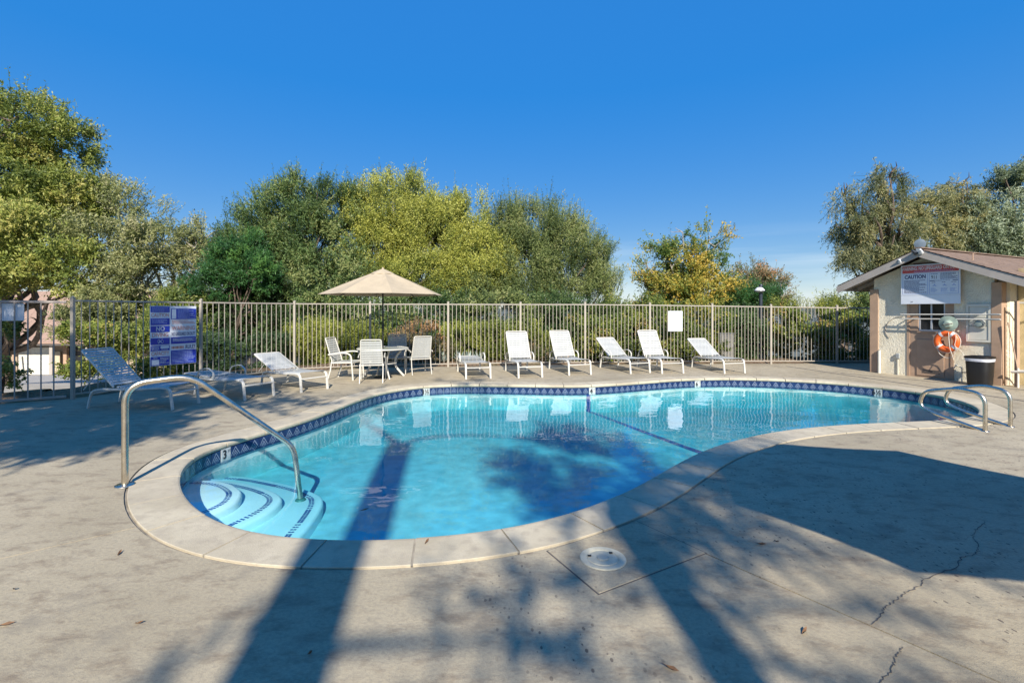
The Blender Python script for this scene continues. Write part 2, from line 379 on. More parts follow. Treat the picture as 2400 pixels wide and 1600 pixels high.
rng = np.random.default_rng(5); random.seed(5)
def terrain(name, xs, ys, zf, mat):
    b = MB(); nx, ny = len(xs), len(ys)
    b.v = [(x, y, zf(x, y)) for y in ys for x in xs]
    b.f = [(j*nx+i, j*nx+i+1, (j+1)*nx+i+1, (j+1)*nx+i) for j in range(ny-1) for i in range(nx-1)]
    return b.build(name, mat, smooth=True, fix=False)
def gz(x, y):
    r = math.hypot(x, y-6)
    base = -3.3 - max(0, min(1, (r-30)/300))*14
    far = max(0, min(1, (r-2200)/1800))
    hill = far*(14+ 22*(math.sin(x*.0021+1.3)*.5+.5)*(.6+.4*math.sin(x*.0053)))
    return base+hill + (17 if r > 2200 else 17*max(0, (r-1200)/1000) if r > 1200 else 0)*0.9
gs = [-6000,-4000,-2800,-2000,-1200,-600,-300,-150,-80,-45,-25,-12,0,12,25,45,80,150,300,600,1200,2000,2800,4000,6000]
gxs = sorted(set(gs+list(range(-5600,5601,400))))
tag(terrain('ground', gxs, [-3000,-600,-100,-30,0,10,20,30,45,80,150,300,600,1200,1800,2400,3000,3600,4200,5000], gz, M['hill']), 'dry grassy ground and far hills beyond the fence', None, None, 'structure')

FENCE = [Vector(p) for p in [(-8.2,9.16,0),(-7.1,11.2,0),(-5.85,13.2,0),(-4.06,14.05,0),(-1.87,14.4,0),(.256,14.75,0),(2.22,14.9,0),(4.23,15.05,0),(6.18,15.15,0),(8.03,15.22,0),(10.1,15.25,0),(11.3,15.27,0)]]
# planting bed falling away behind the fence
line = [Vector((-10.6,7.6,0)), Vector((-9.0,8.62,0))]+FENCE+[Vector((20,15.4,0))]
b = MB(); ds = [.12,.5,1.2,2.4,4,7,12,20,34]; zs = [-.005,.03,.05,-.05,-.5,-1.2,-2.0,-3.0,-3.6]
ln = []
for i in range(len(line)-1):
    for k in range(4): ln.append(line[i].lerp(line[i+1], k/4))
ln.append(line[-1])
nn_ = []
for i in range(len(ln)):
    t_ = (ln[min(i+3,len(ln)-1)]-ln[max(i-3,0)]).normalized(); nn_.append(Vector((-t_.y, t_.x, 0)))
for i, p in enumerate(ln):
    for d, z in zip(ds, zs):
        q = p+nn_[i]*d; b.v.append((q.x, q.y, z+(rng.normal()*.025 if .3 < d < 8 else 0)))
m_ = len(ds); b.f = [(i*m_+k, (i+1)*m_+k, (i+1)*m_+k+1, i*m_+k+1) for i in range(len(ln)-1) for k in range(m_-1)]
tag(b.build('planting_bed', M['soil'], smooth=True), 'brown soil planting bed sloping away behind the fence', None, None, 'structure')
b = MB(); b.add([(-10.9,7.2,-.03),(-8.5,9.0,-.03),(-24,36,-3.0),(-60,36,-3.0)], [(0,1,2,3)])
tag(b.build('driveway', M['asphalt']), 'paved driveway sloping down to the garage', None, None, 'structure')

# ------------------------------------------------------------------ deck, cut into slabs at its joints
deck_root = thing('pool_deck', 'weathered pitted concrete pool deck', None, kind='structure')
DECK = [(-14,-9),(15,-9),(15,15.40),(10.1,15.38),(8.0,15.35),(4.2,15.17),(.25,14.87),(-1.9,14.52),(-4.1,14.17),(-5.95,13.29),(-7.2,11.25),(-8.3,9.2),(-9.1,8.66),(-14,5.6)]
bm = bmesh.new()
ov = [bm.verts.new((x, y, 0)) for x, y in DECK]
iv = [bm.verts.new(p) for p in offs(.425, 0, 3)]
es = [bm.edges.new((l[i], l[(i+1) % len(l)])) for l in (ov, iv) for i in range(len(l))]
bmesh.ops.triangle_fill(bm, use_beauty=True, use_dissolve=False, edges=es, normal=(0,0,1))
me_all = bpy.data.meshes.new('deck_all'); bm.to_mesh(me_all); bm.free()
J = [(Vector((-3.41,3.265,0)), Vector((.54,.475,0))), (Vector((1.316,3.34,0)), Vector((.637,-.867,0)))]
def cut(mes, co, d):
    res = []; nrm = Vector((-d.y, d.x, 0)).normalized()
    for me in mes:
        for sgn in (1, -1):
            q = bmesh.new(); q.from_mesh(me)
            bmesh.ops.bisect_plane(q, geom=q.verts[:]+q.edges[:]+q.faces[:], plane_co=co+nrm*sgn*.006, plane_no=nrm*sgn, clear_inner=True)
            if q.faces:
                r = bpy.data.meshes.new('slab'); q.to_mesh(r); res.append(r)
            q.free()
    return res
slabs = [me_all]
for co, d in J: slabs = cut(slabs, co, d)
for me in slabs:
    q = bmesh.new(); q.from_mesh(me)
    r = bmesh.ops.extrude_face_region(q, geom=q.faces[:])
    for v in [g for g in r['geom'] if isinstance(g, bmesh.types.BMVert)]: v.co.z -= .11
    bmesh.ops.recalc_face_normals(q, faces=q.faces); q.to_mesh(me); q.free()
    link('slab', me, M['deck'], deck_root)
# filler below the joints
b = MB(); o = offs(.36, -.012, 3)
bm = bmesh.new()
ov = [bm.verts.new((x*.999, y*.999, -.012)) for x, y in DECK]; iv = [bm.verts.new(p) for p in o]
es = [bm.edges.new((l[i], l[(i+1) % len(l)])) for l in (ov, iv) for i in range(len(l))]
bmesh.ops.triangle_fill(bm, use_beauty=True, edges=es, normal=(0,0,1))
me = bpy.data.meshes.new('joint_filler'); bm.to_mesh(me); bm.free(); link('joint_filler', me, M['joint'], deck_root)
# cracks
def crack(pix, w):
    pts = [gp(1200+x/1.96, 1100+y/1.96, .003) for x, y in pix]; pts = [p+Vector((0,0,0)) for p in pts]
    fine = []
    for a, c in zip(pts, pts[1:]):
        for k in range(7):
            q = a.lerp(c, k/7); fine.append(q+Vector((random.gauss(0,.004), random.gauss(0,.004), 0)))
    fine.append(pts[-1]); b = MB(); L = []; R = []
    for i, p in enumerate(fine):
        t = (fine[min(i+1,len(fine)-1)]-fine[max(i-1,0)]).normalized(); s = Vector((-t.y, t.x, 0)); ww = w*random.uniform(.25,1.0)
        L.append(p+s*ww); R.append(p-s*ww)
    n = len(fine); b.add(L+R, [(i, n+i, n+i+1, i+1) for i in range(n-1)])
    b.build('crack', M['dark_joint'], deck_root, fix=False)
crack([(2170,235),(2140,270),(2115,300),(2145,350),(2130,385),(2060,405),(2040,450),(1890,500),(1880,525),(1840,550),(1790,575),(1750,610),(1710,635),(1690,670),(1650,710)], .0042)
crack([(1800,815),(1770,840),(1755,880),(1740,920),(1700,960),(1670,1000)], .0038)
crack([(2075,-255),(2120,-225),(2160,-218),(2210,-200),(2250,-180),(2300,-172)], .004)
# slab around the skimmer
quad = [Vector(p) for p in [(.246,3.37,0),(.978,3.84,0),(1.316,3.34,0),(.507,2.861,0)]]
cq = sum(quad, Vector())/4
b = MB(); b.prism([(cq+(p-cq)*1.022) for p in quad], -.05, .0025); b.build('joint_filler', M['dark_joint'], deck_root)
t_ = M['deck'].copy(); t_.name = 'skimmer_slab_concrete'
b = MB(); b.prism(quad, -.05, .006); b.build('skimmer_slab', M['deck'], deck_root, bevel=.003)
# two long dark strips laid along the deck by the pump house
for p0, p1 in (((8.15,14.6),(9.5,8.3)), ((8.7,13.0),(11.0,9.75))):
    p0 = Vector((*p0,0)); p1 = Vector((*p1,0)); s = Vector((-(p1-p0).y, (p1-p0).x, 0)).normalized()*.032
    b = MB(); b.prism([p0-s, p0+s, p1+s, p1-s], -.03, .003); b.build('dark_strip', M['dark_joint'], deck_root)

# ------------------------------------------------------------------ swimming pool
pool = thing('swimming_pool', 'free form swimming pool with pale coping and navy tile band', 'swimming pool', (0,0,0))
# coping stones
NST = 52; seg = PERIM/NST; s_off = edge_near(.5, 4.0)
prof = [(0.002,-.012),(0.0,-.03),(.008,-.052),(.03,-.06),(.40,-.06),(.40,.004),(.396,.007),(.05,.007),(.022,.004),(.006,-.003)]
for k in range(NST):
    s0 = s_off+k*seg+.007; s1 = s_off+(k+1)*seg-.007; m = 9; b = MB(); rows = []
    dz = random.uniform(-.002,.002)
    for j in range(m):
        p, nn = edge_at(s0+(s1-s0)*j/(m-1)); rows += [p+nn*a+Vector((0,0,h+dz)) for a, h in prof]
    q = len(prof)
    fs = [(j*q+i, j*q+(i+1) % q, (j+1)*q+(i+1) % q, (j+1)*q+i) for j in range(m-1) for i in range(q)]
    fs += [tuple(range(q)), tuple((m-1)*q+i for i in range(q-1,-1,-1))]
    b.add(rows, fs).build('coping_stone', M['coping'], pool)
# bond beam under the coping and plaster wall
b = MB(); r0 = offs(.035,-.058); r1 = offs(.035,-1.3); b.add(r0+r1, [(i, (i+1) % NE, NE+(i+1) % NE, NE+i) for i in range(NE)])
b.build('pool_wall', M['plaster'], pool, smooth=True)
# grout bed joint between the stones
b = MB(); r0 = offs(.012,-.004); r1 = offs(.40,-.004); b.add(r0+r1, [(i, (i+1) % NE, NE+(i+1) % NE, NE+i) for i in range(NE)])
b.build('grout_bed', simple('grout', (.36,.32,.255), .9, var=.3, scale=5, world_co=True), pool)
# waterline tiles
NT_ = int(PERIM/.154); ts = PERIM/NT_
b = MB(); w2 = ts/2-.002
b.add([(-w2,0,-.075),(w2,0,-.075),(w2,0,.075),(-w2,0,.075),(-w2,.02,-.075),(w2,.02,-.075),(w2,.02,.075),(-w2,.02,.075)], [(0,1,2,3),(1,5,6,2),(4,0,3,7),(3,2,6,7),(4,5,1,0)])
tme = b.mesh('waterline_tile', fix=False); uvl = tme.uv_layers.new(name='UVMap')
for poly in tme.polygons:
    for li in poly.loop_indices:
        v = tme.vertices[tme.loops[li].vertex_index].co; uvl.data[li].uv = ((v.x+w2)/(2*w2), (v.z+.075)/.15)
tme.materials.append(M['tile'])
marks = {}
for (x, y, num) in ((-3.54,6.08,'3'), (-1.89,10.83,'3½'), (1.76,10.86,'4'), (4.5,11.95,'6'), (7.93,10.75,'6½')):
    marks[int(round(edge_near(x, y)/ts)) % NT_] = num
def text_obj(s, size, mat, parent, mw, name='lettering', depth=.0, bold=0.0, sx=1.0):
    cu = bpy.data.curves.new(name, 'FONT'); cu.body = s; cu.size = size; cu.align_x = 'CENTER'; cu.align_y = 'CENTER'; cu.extrude = depth; cu.offset = bold; cu.resolution_u = 3
    ob = bpy.data.objects.new(name, cu); COL.objects.link(ob)
    me = bpy.data.meshes.new_from_object(ob.evaluated_get(bpy.context.evaluated_depsgraph_get()))
    bpy.data.objects.remove(ob); bpy.data.curves.remove(cu); me.materials.clear()
    for v in me.vertices: v.co.x *= sx
    me.name = name
    return link(name, me, mat, parent, mw=mw)
RX = Matrix.Rotation(PI/2, 4, 'X')           # text lying in the xz plane, facing -y
for k in range(NT_):
    p, nn = edge_at(k*ts)
    # local +y outward; local x along so that the face looks to the water
    xax = Vector((nn.y, -nn.x, 0)); mw = Matrix(((xax.x, nn.x, 0, p.x+nn.x*.013), (xax.y, nn.y, 0, p.y+nn.y*.013), (0,0,1,-.137), (0,0,0,1)))
    if k in marks:
        d = link('depth_marker', MB().box(-w2, w2, -.003, .02, -.075, .075).mesh('depth_marker'), M['marker'], pool, mw=mw)
        text_obj(marks[k], .15, M['black'], d, Matrix.Translation((-.022,-.006,0)) @ RX, 'numeral', bold=.004, sx=.9)
        text_obj('FT', .05, M['black'], d, Matrix.Translation((.05,-.006,.03)) @ RX, 'unit', sx=.8)
    else: link('waterline_tile', tme, None, pool, mw=mw)
# floor
def fz(x, y):
    s = (x-2.4)*.93+(y-9)*.35
    return -.56-.16*max(0, min(1, (s+.6)/2.5))-.012*math.sin(x*1.3)*math.sin(y*1.1)
b = MB(); xs = np.arange(-4.6, 9.4, .25); ys = np.arange(2.8, 13, .25); nx = len(xs)
b.v = [(x, y, fz(x, y)) for y in ys for x in xs]; b.f = [(j*nx+i, j*nx+i+1, (j+1)*nx+i+1, (j+1)*nx+i) for j in range(len(ys)-1) for i in range(nx-1)]
b.build('pool_floor', M['plaster'], pool, smooth=True, fix=False)
# lane line: down the wall, across the floor, up the near wall
p0, n0 = edge_at(edge_near(1.72,10.86)); p1, n1 = edge_at(edge_near(3.45,6.64))
b = MB(); L = []
for k in range(25):
    q = p0.lerp(p1, k/24); L.append(Vector((q.x, q.y, fz(q.x, q.y)+.004)))
sd = Vector((-(p1-p0).y, (p1-p0).x, 0)).normalized()*.07
b.add([q+sd for q in L]+[q-sd for q in L], [(i, i+1, 26+i-0, 25+i) for i in range(24)])
b.build('lane_line', M['lane'], pool, fix=False)
b = MB(); q = p0+n0*.03; b.add([q+sd+Vector((0,0,-.2)), q-sd+Vector((0,0,-.2)), q-sd+Vector((0,0,-1)), q+sd+Vector((0,0,-1))], [(0,1,2,3)]); b.build('lane_line', M['lane'], pool)
# entry steps
STEPS = [(-.275, [(700,945),(775,938),(900,942),(1030,965),(1110,1010),(1130,1050),(1090,1115),(980,1180),(840,1240),(740,1290)]),
         (-.36, [(780,930),(870,925),(1050,945),(1250,985),(1400,1035),(1465,1085),(1440,1140),(1340,1215),(1180,1300),(1080,1350),(980,1400)]),
         (-.445, [(880,905),(970,898),(1200,915),(1450,960),(1650,1010),(1780,1065),(1810,1110),(1790,1180),(1720,1290),(1630,1400),(1540,1520)])]
for z, px in STEPS:
    arc = crom([gp(250+x/3.5636, 860+y/3.5636, z) for x, y in px], 5)
    poly = [Vector((-4.5, arc[0].y+.1, 0)), Vector((-4.2, arc[0].y+.06, 0))]+arc+[Vector((arc[-1].x-.15, arc[-1].y-.8, 0)), Vector((-4.5, 3.0, 0))]
    n = len(poly); b = MB()
    cen = Vector((-3.7,4.6,0))
    def ring(ins, zz): return [Vector((p.x, p.y, 0))+(cen-Vector((p.x, p.y, 0))).normalized()*ins+Vector((0,0,zz)) for p in poly]
    rs = [ring(.0,-1.2), ring(.0,z-.03), ring(.008,z-.012), ring(.03,z)]
    for r in rs: b.v += [tuple(v) for v in r]
    for a in range(3): b.f += [(a*n+i, a*n+(i+1) % n, (a+1)*n+(i+1) % n, (a+1)*n+i) for i in range(n)]
    b.f.append(tuple(3*n+i for i in range(n)))
    st = b.build('entry_step', M['step'], pool, smooth=True)
    # two rows of small blue tiles set in from the nose
    b = MB(); fine, tl = [], 0
    tr = [p+(cen-Vector((p.x, p.y, z))).normalized()*.125 for p in arc]
    for p in tr: p.z = z+.003
    acc = []; 
    for a, c in zip(tr, tr[1:]):
        d = (c-a); mL = max(1, int(d.length/.028))
        for k in range(mL): acc.append((a+d*(k/mL), d.normalized()))
    for p, t in acc:
        s = Vector((-t.y, t.x, 0))
        for r in (-.028, .002):
            q = p+s*(r+.013)
            b.add([q-t*.0115-s*.0125, q+t*.0115-s*.0125, q+t*.0115+s*.0125, q-t*.0115+s*.0125], [(0,1,2,3)])
    mo = b.build('mosaic_trim', M['mosaic'], st, fix=False); mo['kind'] = 'stuff'
# water body
b = MB(); b.prism(offs(.05), -1.5, -.147)
wat = tag(b.build('water', M['water']), 'clear blue pool water with faint ripples', None, None, 'structure')

# ------------------------------------------------------------------ skimmer lid
sk = thing('skimmer_lid', 'round cream plastic skimmer lid set in the deck', 'skimmer lid', (.604,3.26,.006))
MB().lathe([(.0,.004),(.098,.004),(.102,.009),(.106,.004),(.118,.010),(.15,.006),(.153,0),(.153,-.01)], 48).build('cover', M['lid'], sk, smooth=True)
MB().lathe([(0,.012),(.036,.012),(.040,.008),(.040,.002)], 28).build('centre_cap', simple('lid_cap', (.42,.40,.32), .5), sk, smooth=True)
for a in (2.9, .75):
    q = Vector((math.cos(a)*.088, math.sin(a)*.088, .0125)); MB().box(-.011,.011,-.006,.006,-.006,.0).build('finger_slot', M['black'], sk, loc=q)

# ------------------------------------------------------------------ stainless rails
rl = thing('handrail', 'bent stainless steel handrail rising beside the pool steps', 'handrail', (-3.66,4.64,0))
A = Vector((0,0,0)); D = Vector((-2.34+3.66, 5.43-4.64, 0))
pth = [A+Vector((0,0,-.02)), A+Vector((0,0,.955)), D*.34+Vector((0,0,1.0)), D*.955+Vector((0,0,.16)), D+Vector((0,0,-.45))]
MB().tube(fillet(pth, [.19,.16,.13], 9), .029, 16).build('tube', M['steel'], rl, smooth=True)
MB().lathe([(.0,.015),(.07,.014),(.082,.008),(.084,0)], 28).build('flange', M['steel'], rl, smooth=True)
MB().lathe([(.0,.02),(.04,.02),(.055,.008),(.058,0)], 24).build('foot_cup', simple('teal_cup', (.05,.16,.15), .4), rl, smooth=True, loc=D+Vector((0,0,-.443)))
for k, (bx, by, lab) in enumerate(((6.49,6.73,'looped steel grab rail by deep end, the nearer of the pair'), (7.11,7.0,'looped steel grab rail by deep end, the farther of the pair'))):
    g = thing('grab_rail', lab, 'grab rail', (bx, by, 0), 0, 'ladder grab rails')
    d = Vector((-.40,.916,0))
    pth = [Vector((0,0,-.02)), Vector((0,0,.50)), d*.30+Vector((0,0,.54)), d*.72+Vector((0,0,.44)), d*.78+Vector((0,0,.22)), d*.62+Vector((0,0,.14)), d*.03+Vector((0,0,.0))]
    MB().tube(fillet(pth, [.22,.1,.14,.12,.2], 8), .0255, 14).build('tube', M['steel'], g, smooth=True)
    MB().lathe([(0,.010),(.042,.010),(.05,.004),(.052,0)], 20).build('flange', M['steel'], g, smooth=True)

# ------------------------------------------------------------------ perimeter fence
def fh(x): return 1.85-.10*max(0, min(1, (x-3)/7.5))
def box_mesh(name, w, d, h, mat):
    me = MB().box(-w/2, w/2, -d/2, d/2, 0, h).mesh(name, bevel=.002); me.materials.append(mat); return me
def rail(parent, a, c, h, mat, name):
    v = c-a; b = MB(); b.bar([Vector((0,0,0)), v], .032, h); return b.build(name, mat, parent, loc=a)
fen = thing('picket_fence', 'long cream metal picket fence behind the pool', 'fence', (0,0,0))
pk = box_mesh('picket', .015, .015, 1.0, M['fence'])
for i, p in enumerate(FENCE):
    h = fh(p.x)+.05; b = MB(); b.box(-.027,.027,-.027,.027,-.02,h); b.lathe([(.036,h),(.034,h+.012),(.0,h+.03)], 4)
    b.build('post', M['fence'], fen, loc=p)
for i in range(len(FENCE)-1):
    a, c = FENCE[i], FENCE[i+1]; u = (c-a).normalized(); rz = math.atan2(u.y, u.x); L = (c-a).length
    a_, c_ = a+u*.027, c-u*.027
    rail(fen, a_+Vector((0,0,fh(a.x)-.016)), c_+Vector((0,0,fh(c.x)-.016)), .034, M['fence'], 'top_rail')
    rail(fen, a_+Vector((0,0,.09)), c_+Vector((0,0,.09)), .03, M['fence'], 'bottom_rail')
    n = 17 if i < 10 else 9
    for k in range(1, n+1):
        q = a.lerp(c, k/(n+1)); zt = fh(q.x)-.034
        o = link('picket', pk, None, fen); o.location = (q.x, q.y, .104); o.scale = (1, 1, zt-.104); o.rotation_euler = (0, 0, rz)
gate = thing('pool_gate', 'brown metal picket gate beside the driveway', 'gate', (-8.24,9.13,0))
gd = Vector((-.83,-.56,0)).normalized(); rz = math.atan2(gd.y, gd.x); pg = box_mesh('picket', .02, .02, 1.0, M['gate'])
for nm, z in (('top_rail', 1.81), ('bottom_rail', .06)): rail(gate, gd*.04+Vector((0,0,z)), gd*2.4+Vector((0,0,z)), .045, M['gate'], nm)
for k in range(1, 14):
    o = link('picket', pg, None, gate); o.location = gd*(.04+k*.172)+Vector((0,0,.083)); o.scale = (1,1,1.705); o.rotation_euler = (0,0,rz)
b = MB(); b.box(-.035,.035,-.035,.035,-.02,1.9); b.build('post', M['gate'], gate, loc=gd*2.46)
gsn = thing('notice_board', 'blank white panel fixed to the brown gate', 'sign', Vector((-8.24,9.13,0))+gd*.98+Vector((.56*.04,-.83*.04,0)), rz+PI)
MB().box(-.37,.37,-.006,.006,1.47,1.78).build('panel', M['sign_white'], gsn, bevel=.004)
for x in (-.34,.34): MB().lathe([(0,.003),(.008,.002),(.009,0)], 8).build('screw', M['box_grey'], gsn, loc=(x,-.007,1.74))
# sign placed behind the pickets as photographed: pickets run in front
gsn.location = gsn.location+Vector((-.56*.08,.83*.08,0))

# blue rule signs on the left fence
u = (FENCE[1]-FENCE[0]).normalized(); rzs = math.atan2(u.y, u.x)
c0 = FENCE[0].lerp(FENCE[1], .746); nrm = Vector((u.y, -u.x, 0))
bs = thing('rules_sign', 'blue and white pool rules sign board wired to the fence', 'sign', c0+nrm*.035, rzs)
W, Z0, Z1 = .93, .48, 1.75
MB().box(-W/2, W/2, -.004, .004, Z0, Z1).build('backing_board', M['sign_white'], bs, bevel=.002)
def TX(x, z, y=-.0165): return Matrix.Translation((x, y, z)) @ RX
def pan(parent, x0, x1, z0, z1, mat, name='panel', y=-.008, t=.006): return MB().box(x0, x1, y-t, y, z0, z1).build(name, mat, parent)
def lines(parent, x0, x1, z0, z1, n, mat, y, name='small_print', fill=.45, seed=1):
    rr = random.Random(seed); b = MB(); dz = (z1-z0)/n
    for k in range(n):
        z = z1-(k+.5)*dz; x = x0; end = x1-(x1-x0)*rr.choice([0, .05, .1, .3])
        while x < end-.008:
            w = min(rr.uniform(.012,.05), end-x); b.box(x, x+w, y-.001, y, z-dz*fill/2, z+dz*fill/2); x += w+.007
    return b.build(name, mat, parent, fix=False)
xl, xm, xr = -W/2+.012, -W/2+.375, W/2-.012
rows = [(Z1-.01, Z1-.405), (Z1-.425, Z1-.82), (Z1-.84, Z0+.012)]
yb = -.0045
# left column
z1, z0 = rows[0]; pan(bs, xl, xm, z1-.125, z1, M['sign_blue'], y=yb); lines(bs, xl+.02, xm-.02, z1-.115, z1-.01, 5, M['pale_ink'], yb-.0065, seed=3)
text_obj('CAUTION', .105, M['faded_red'], bs, TX((xl+xm)/2, z1-.187, yb-.002), sx=.72, bold=.002)
pan(bs, xl, xm, z0, z1-.25, M['sign_blue'], y=yb); lines(bs, xl+.02, xm-.02, z0+.03, z1-.26, 5, M['pale_ink'], yb-.0065, seed=4)
z1, z0 = rows[1]; pan(bs, xl, xm, z1-.13, z1, M['sign_blue'], y=yb); text_obj('NO', .125, M['white_ink'], bs, TX((xl+xm)/2, z1-.065, yb-.0075), sx=.85, bold=.003)
text_obj('DIVING', .115, M['faded_red'], bs, TX((xl+xm)/2, z1-.193, yb-.002), sx=.83, bold=.002)
pan(bs, xl, xm, z0, z1-.255, M['sign_blue'], y=yb)
zc = (z0+z1-.255)/2; xc = (xl+xm)/2; b = MB()
b.sweep([(xc+math.cos(a)*.058, yb-.0075, zc+math.sin(a)*.058) for a in np.linspace(0, 2*PI, 25)[:-1]], [(-.005,-.0005),(.005,-.0005),(.005,.0005),(-.005,.0005)], ref=None, closed=True)
for s in (1,-1): b.bar([(xc-.04, yb-.008, zc-.04*s), (xc+.04, yb-.008, zc+.04*s)], .002, .009)
b.bar([(xc-.03, yb-.0075, zc-.02), (xc+.01, yb-.0075, zc+.0)], .002, .018)
b.build('no_diving_symbol', M['white_ink'], bs, fix=False)
z1, z0 = rows[2]; pan(bs, xl, xm, z1-.11, z1, M['sign_blue'], y=yb); lines(bs, xl+.015, xl+.165, z1-.1, z1-.012, 5, M['white_ink'], yb-.0065, seed=6)
pan(bs, xl+.185, xm-.012, z1-.062, z1-.01, M['sign_white'], 'number_plate', yb-.0062, .001); text_obj('POOL', .05, M['white_ink'], bs, TX(xl+.268, z1-.087, yb-.0075))
text_obj('CAPACITY', .11, M['faded_red'], bs, TX((xl+xm)/2, z1-.172, yb-.002), sx=.66, bold=.002)
pan(bs, xl, xm, z0, z1-.235, M['sign_blue'], y=yb); text_obj('SPA', .055, M['white_ink'], bs, TX(xl+.085, z1-.262, yb-.0075))
pan(bs, xl+.015, xl+.16, z0+.015, z1-.295, M['sign_white'], 'number_plate', yb-.0062, .001); lines(bs, xl+.18, xm-.015, z0+.03, z1-.25, 5, M['white_ink'], yb-.0065, seed=8)
# right column
xa = xm+.03
z1, z0 = rows[0]; pan(bs, xa, xr, z1-.275, z1-.045, M['sign_blue'], y=yb); pan(bs, xa+.012, xa+.10, z1-.262, z1-.055, M['sign_white'], 'number_plate', yb-.0062, .001)
lines(bs, xa+.13, xr-.03, z1-.265, z1-.055, 8, M['pale_ink'], yb-.0065, seed=11); lines(bs, xa+.02, xr-.02, z1-.38, z1-.29, 3, M['faded_red'], yb-.001, seed=12, fill=.5)
z1, z0 = rows[1]; text_obj('WARNING', .125, M['faded_red'], bs, TX((xa+xr)/2, z1-.06, yb-.002), sx=.80, bold=.002)
text_obj('NO LIFEGUARD ON DUTY', .105, M['navy_ink'], bs, TX((xa+xr)/2, z1-.185, yb-.002), sx=.395, bold=.002)
pan(bs, xa, xr, z0, z1-.25, M['sign_blue'], y=yb); lines(bs, xa+.03, xr-.03, z0+.05, z1-.275, 3, M['white_ink'], yb-.0065, seed=14, fill=.55)
z1, z0 = rows[2]; text_obj('RULES', .115, M['navy_ink'], bs, TX(xr-.115, z1-.06, yb-.002), sx=.68, bold=.002); lines(bs, xa+.01, xa+.27, z1-.095, z1-.025, 1, M['faded_red'], yb-.001, seed=15, fill=.8)
pan(bs, xa, xr, z0, z1-.12, M['sign_blue'], y=yb); lines(bs, xa+.02, xr-.03, z0+.02, z1-.135, 9, M['pale_ink'], yb-.0065, seed=16)
# white notice on the back fence
c1 = FENCE[7].lerp(FENCE[8], .40); u2 = (FENCE[8]-FENCE[7]).normalized()
ws = thing('printed_notice', 'white printed notice sheet on the back fence', 'sign', c1+Vector((u2.y,-u2.x,0))*.03, math.atan2(u2.y, u2.x))
MB().box(-.225,.225,-.004,.004,1.02,1.64).build('sheet', M['sign_white'], ws, bevel=.002)
lines(ws, -.2, .2, 1.08, 1.55, 15, simple('grey_ink', (.45,.46,.48), .6, bump=0), -.0045, seed=22, fill=.4)

# ------------------------------------------------------------------ sun loungers
def copy_of(me, name, mat): 
    me.materials.append(mat) if len(me.materials) == 0 else None; return me
SEAT_STRAP = MB().add(*(lambda v, f: (v, f))([(x, y, z) for x, z in ((-.285,-.018),(-.283,.002),(-.27,.010),(-.12,.004),(0,.0015),(.12,.004),(.27,.010),(.283,.002),(.285,-.018)) for y in (-.0232,.0232)],
    [(2*i, 2*i+1, 2*i+3, 2*i+2) for i in range(8)])).mesh('strap', smooth=True); SEAT_STRAP.materials.append(M['strap'])
lm = {}
def lmesh(key, fn):
    if key not in lm: lm[key] = fn()
    return lm[key]
def lounger(label, x, y, rz, back, arms, group='sun loungers around the pool'):
    t = thing('sun_lounger', label, 'sun lounger', (x, y, 0), rz, group); W2 = .30
    for s in (-1, 1):
        def front():
            return MB().bar(fillet([(0,-.045,0),(0,0,.35),(0,.16,.365)], .09, 6), .046, .034, ref=(1,0,0)).mesh('leg', smooth=True)
        def rear():
            return MB().bar(fillet([(0,1.49,0),(0,1.42,.30),(0,1.22,.33)], .11, 6), .042, .032, ref=(1,0,0)).mesh('leg', smooth=True)
        def side():
            return MB().bar([(0,.16,.365),(0,.55,.335),(0,.95,.325),(0,1.22,.33)], .040, .033, ref=(1,0,0)).mesh('side_rail', smooth=True)
        link('leg', lmesh('f', front), M['white_metal'], t, (s*W2,0,0)); link('leg', lmesh('r', rear), M['white_metal'], t, (s*W2,0,0)); link('side_rail', lmesh('s', side), M['white_metal'], t, (s*W2,0,0))
        if arms:
            def arm(): return MB().bar(fillet([(0,.86,.33),(0,.84,.46),(0,1.0,.55),(0,1.30,.50),(0,1.38,.335)], .1, 5), .030, .018, ref=(1,0,0)).mesh('arm', smooth=True)
            link('arm', lmesh('a', arm), M['white_metal'], t, (s*.325,0,0))
    link('crossbar', lmesh('c', lambda: MB().bar([(-W2,-.012,.265),(W2,-.012,.265)], .05, .022).mesh('crossbar')), M['white_metal'], t)
    link('crossbar', lmesh('c2', lambda: MB().tube([(-W2,1.40,.25),(W2,1.40,.25)], .014).mesh('crossbar')), M['white_metal'], t)
    n = 17
    for k in range(n):
        yy = .05+k*.0565; sag = -.03*math.sin(PI*min(1, yy/1.2))
        link('seat_strap', SEAT_STRAP, None, t, (0, yy, .388+sag))
    hy, hz = 1.03, .362; th = back; cy, cz = math.cos(th), math.sin(th); BL = .86
    fr = MB().bar(fillet([(-.288,0,0),(-.288,BL,0),(.288,BL,0),(.288,0,0)], .05, 4), .026, .026, ref=(0,0,1)).mesh('back_frame', smooth=True)
    f = link('back_frame', fr, M['white_metal'], t, mw=Matrix.Translation((0,hy,hz)) @ Matrix.Rotation(th, 4, 'X'))
    for k in range(14):
        link('back_strap', SEAT_STRAP, None, t, mw=Matrix.Translation((0,hy,hz)) @ Matrix.Rotation(th, 4, 'X') @ Matrix.Translation((0,.055+k*.0575,.008)))
    if back > .1:
        for s in (-1, 1):
            a = Vector((s*.25, hy+cy*.42, hz+cz*.42-.015)); c = Vector((s*.25, hy+.42+.25*cy, .30))
            b = MB(); b.tube([a, c], .009, 6); b.build('back_prop', M['white_metal'], t, smooth=True)
    return t
lounger('shaded sun lounger with raised back in front of the blue sign', -5.66, 8.46, 1.48, .80, False)
lounger('flat sun lounger lying between two raised ones near the handrail', -4.80, 9.28, 1.10, .03, True)
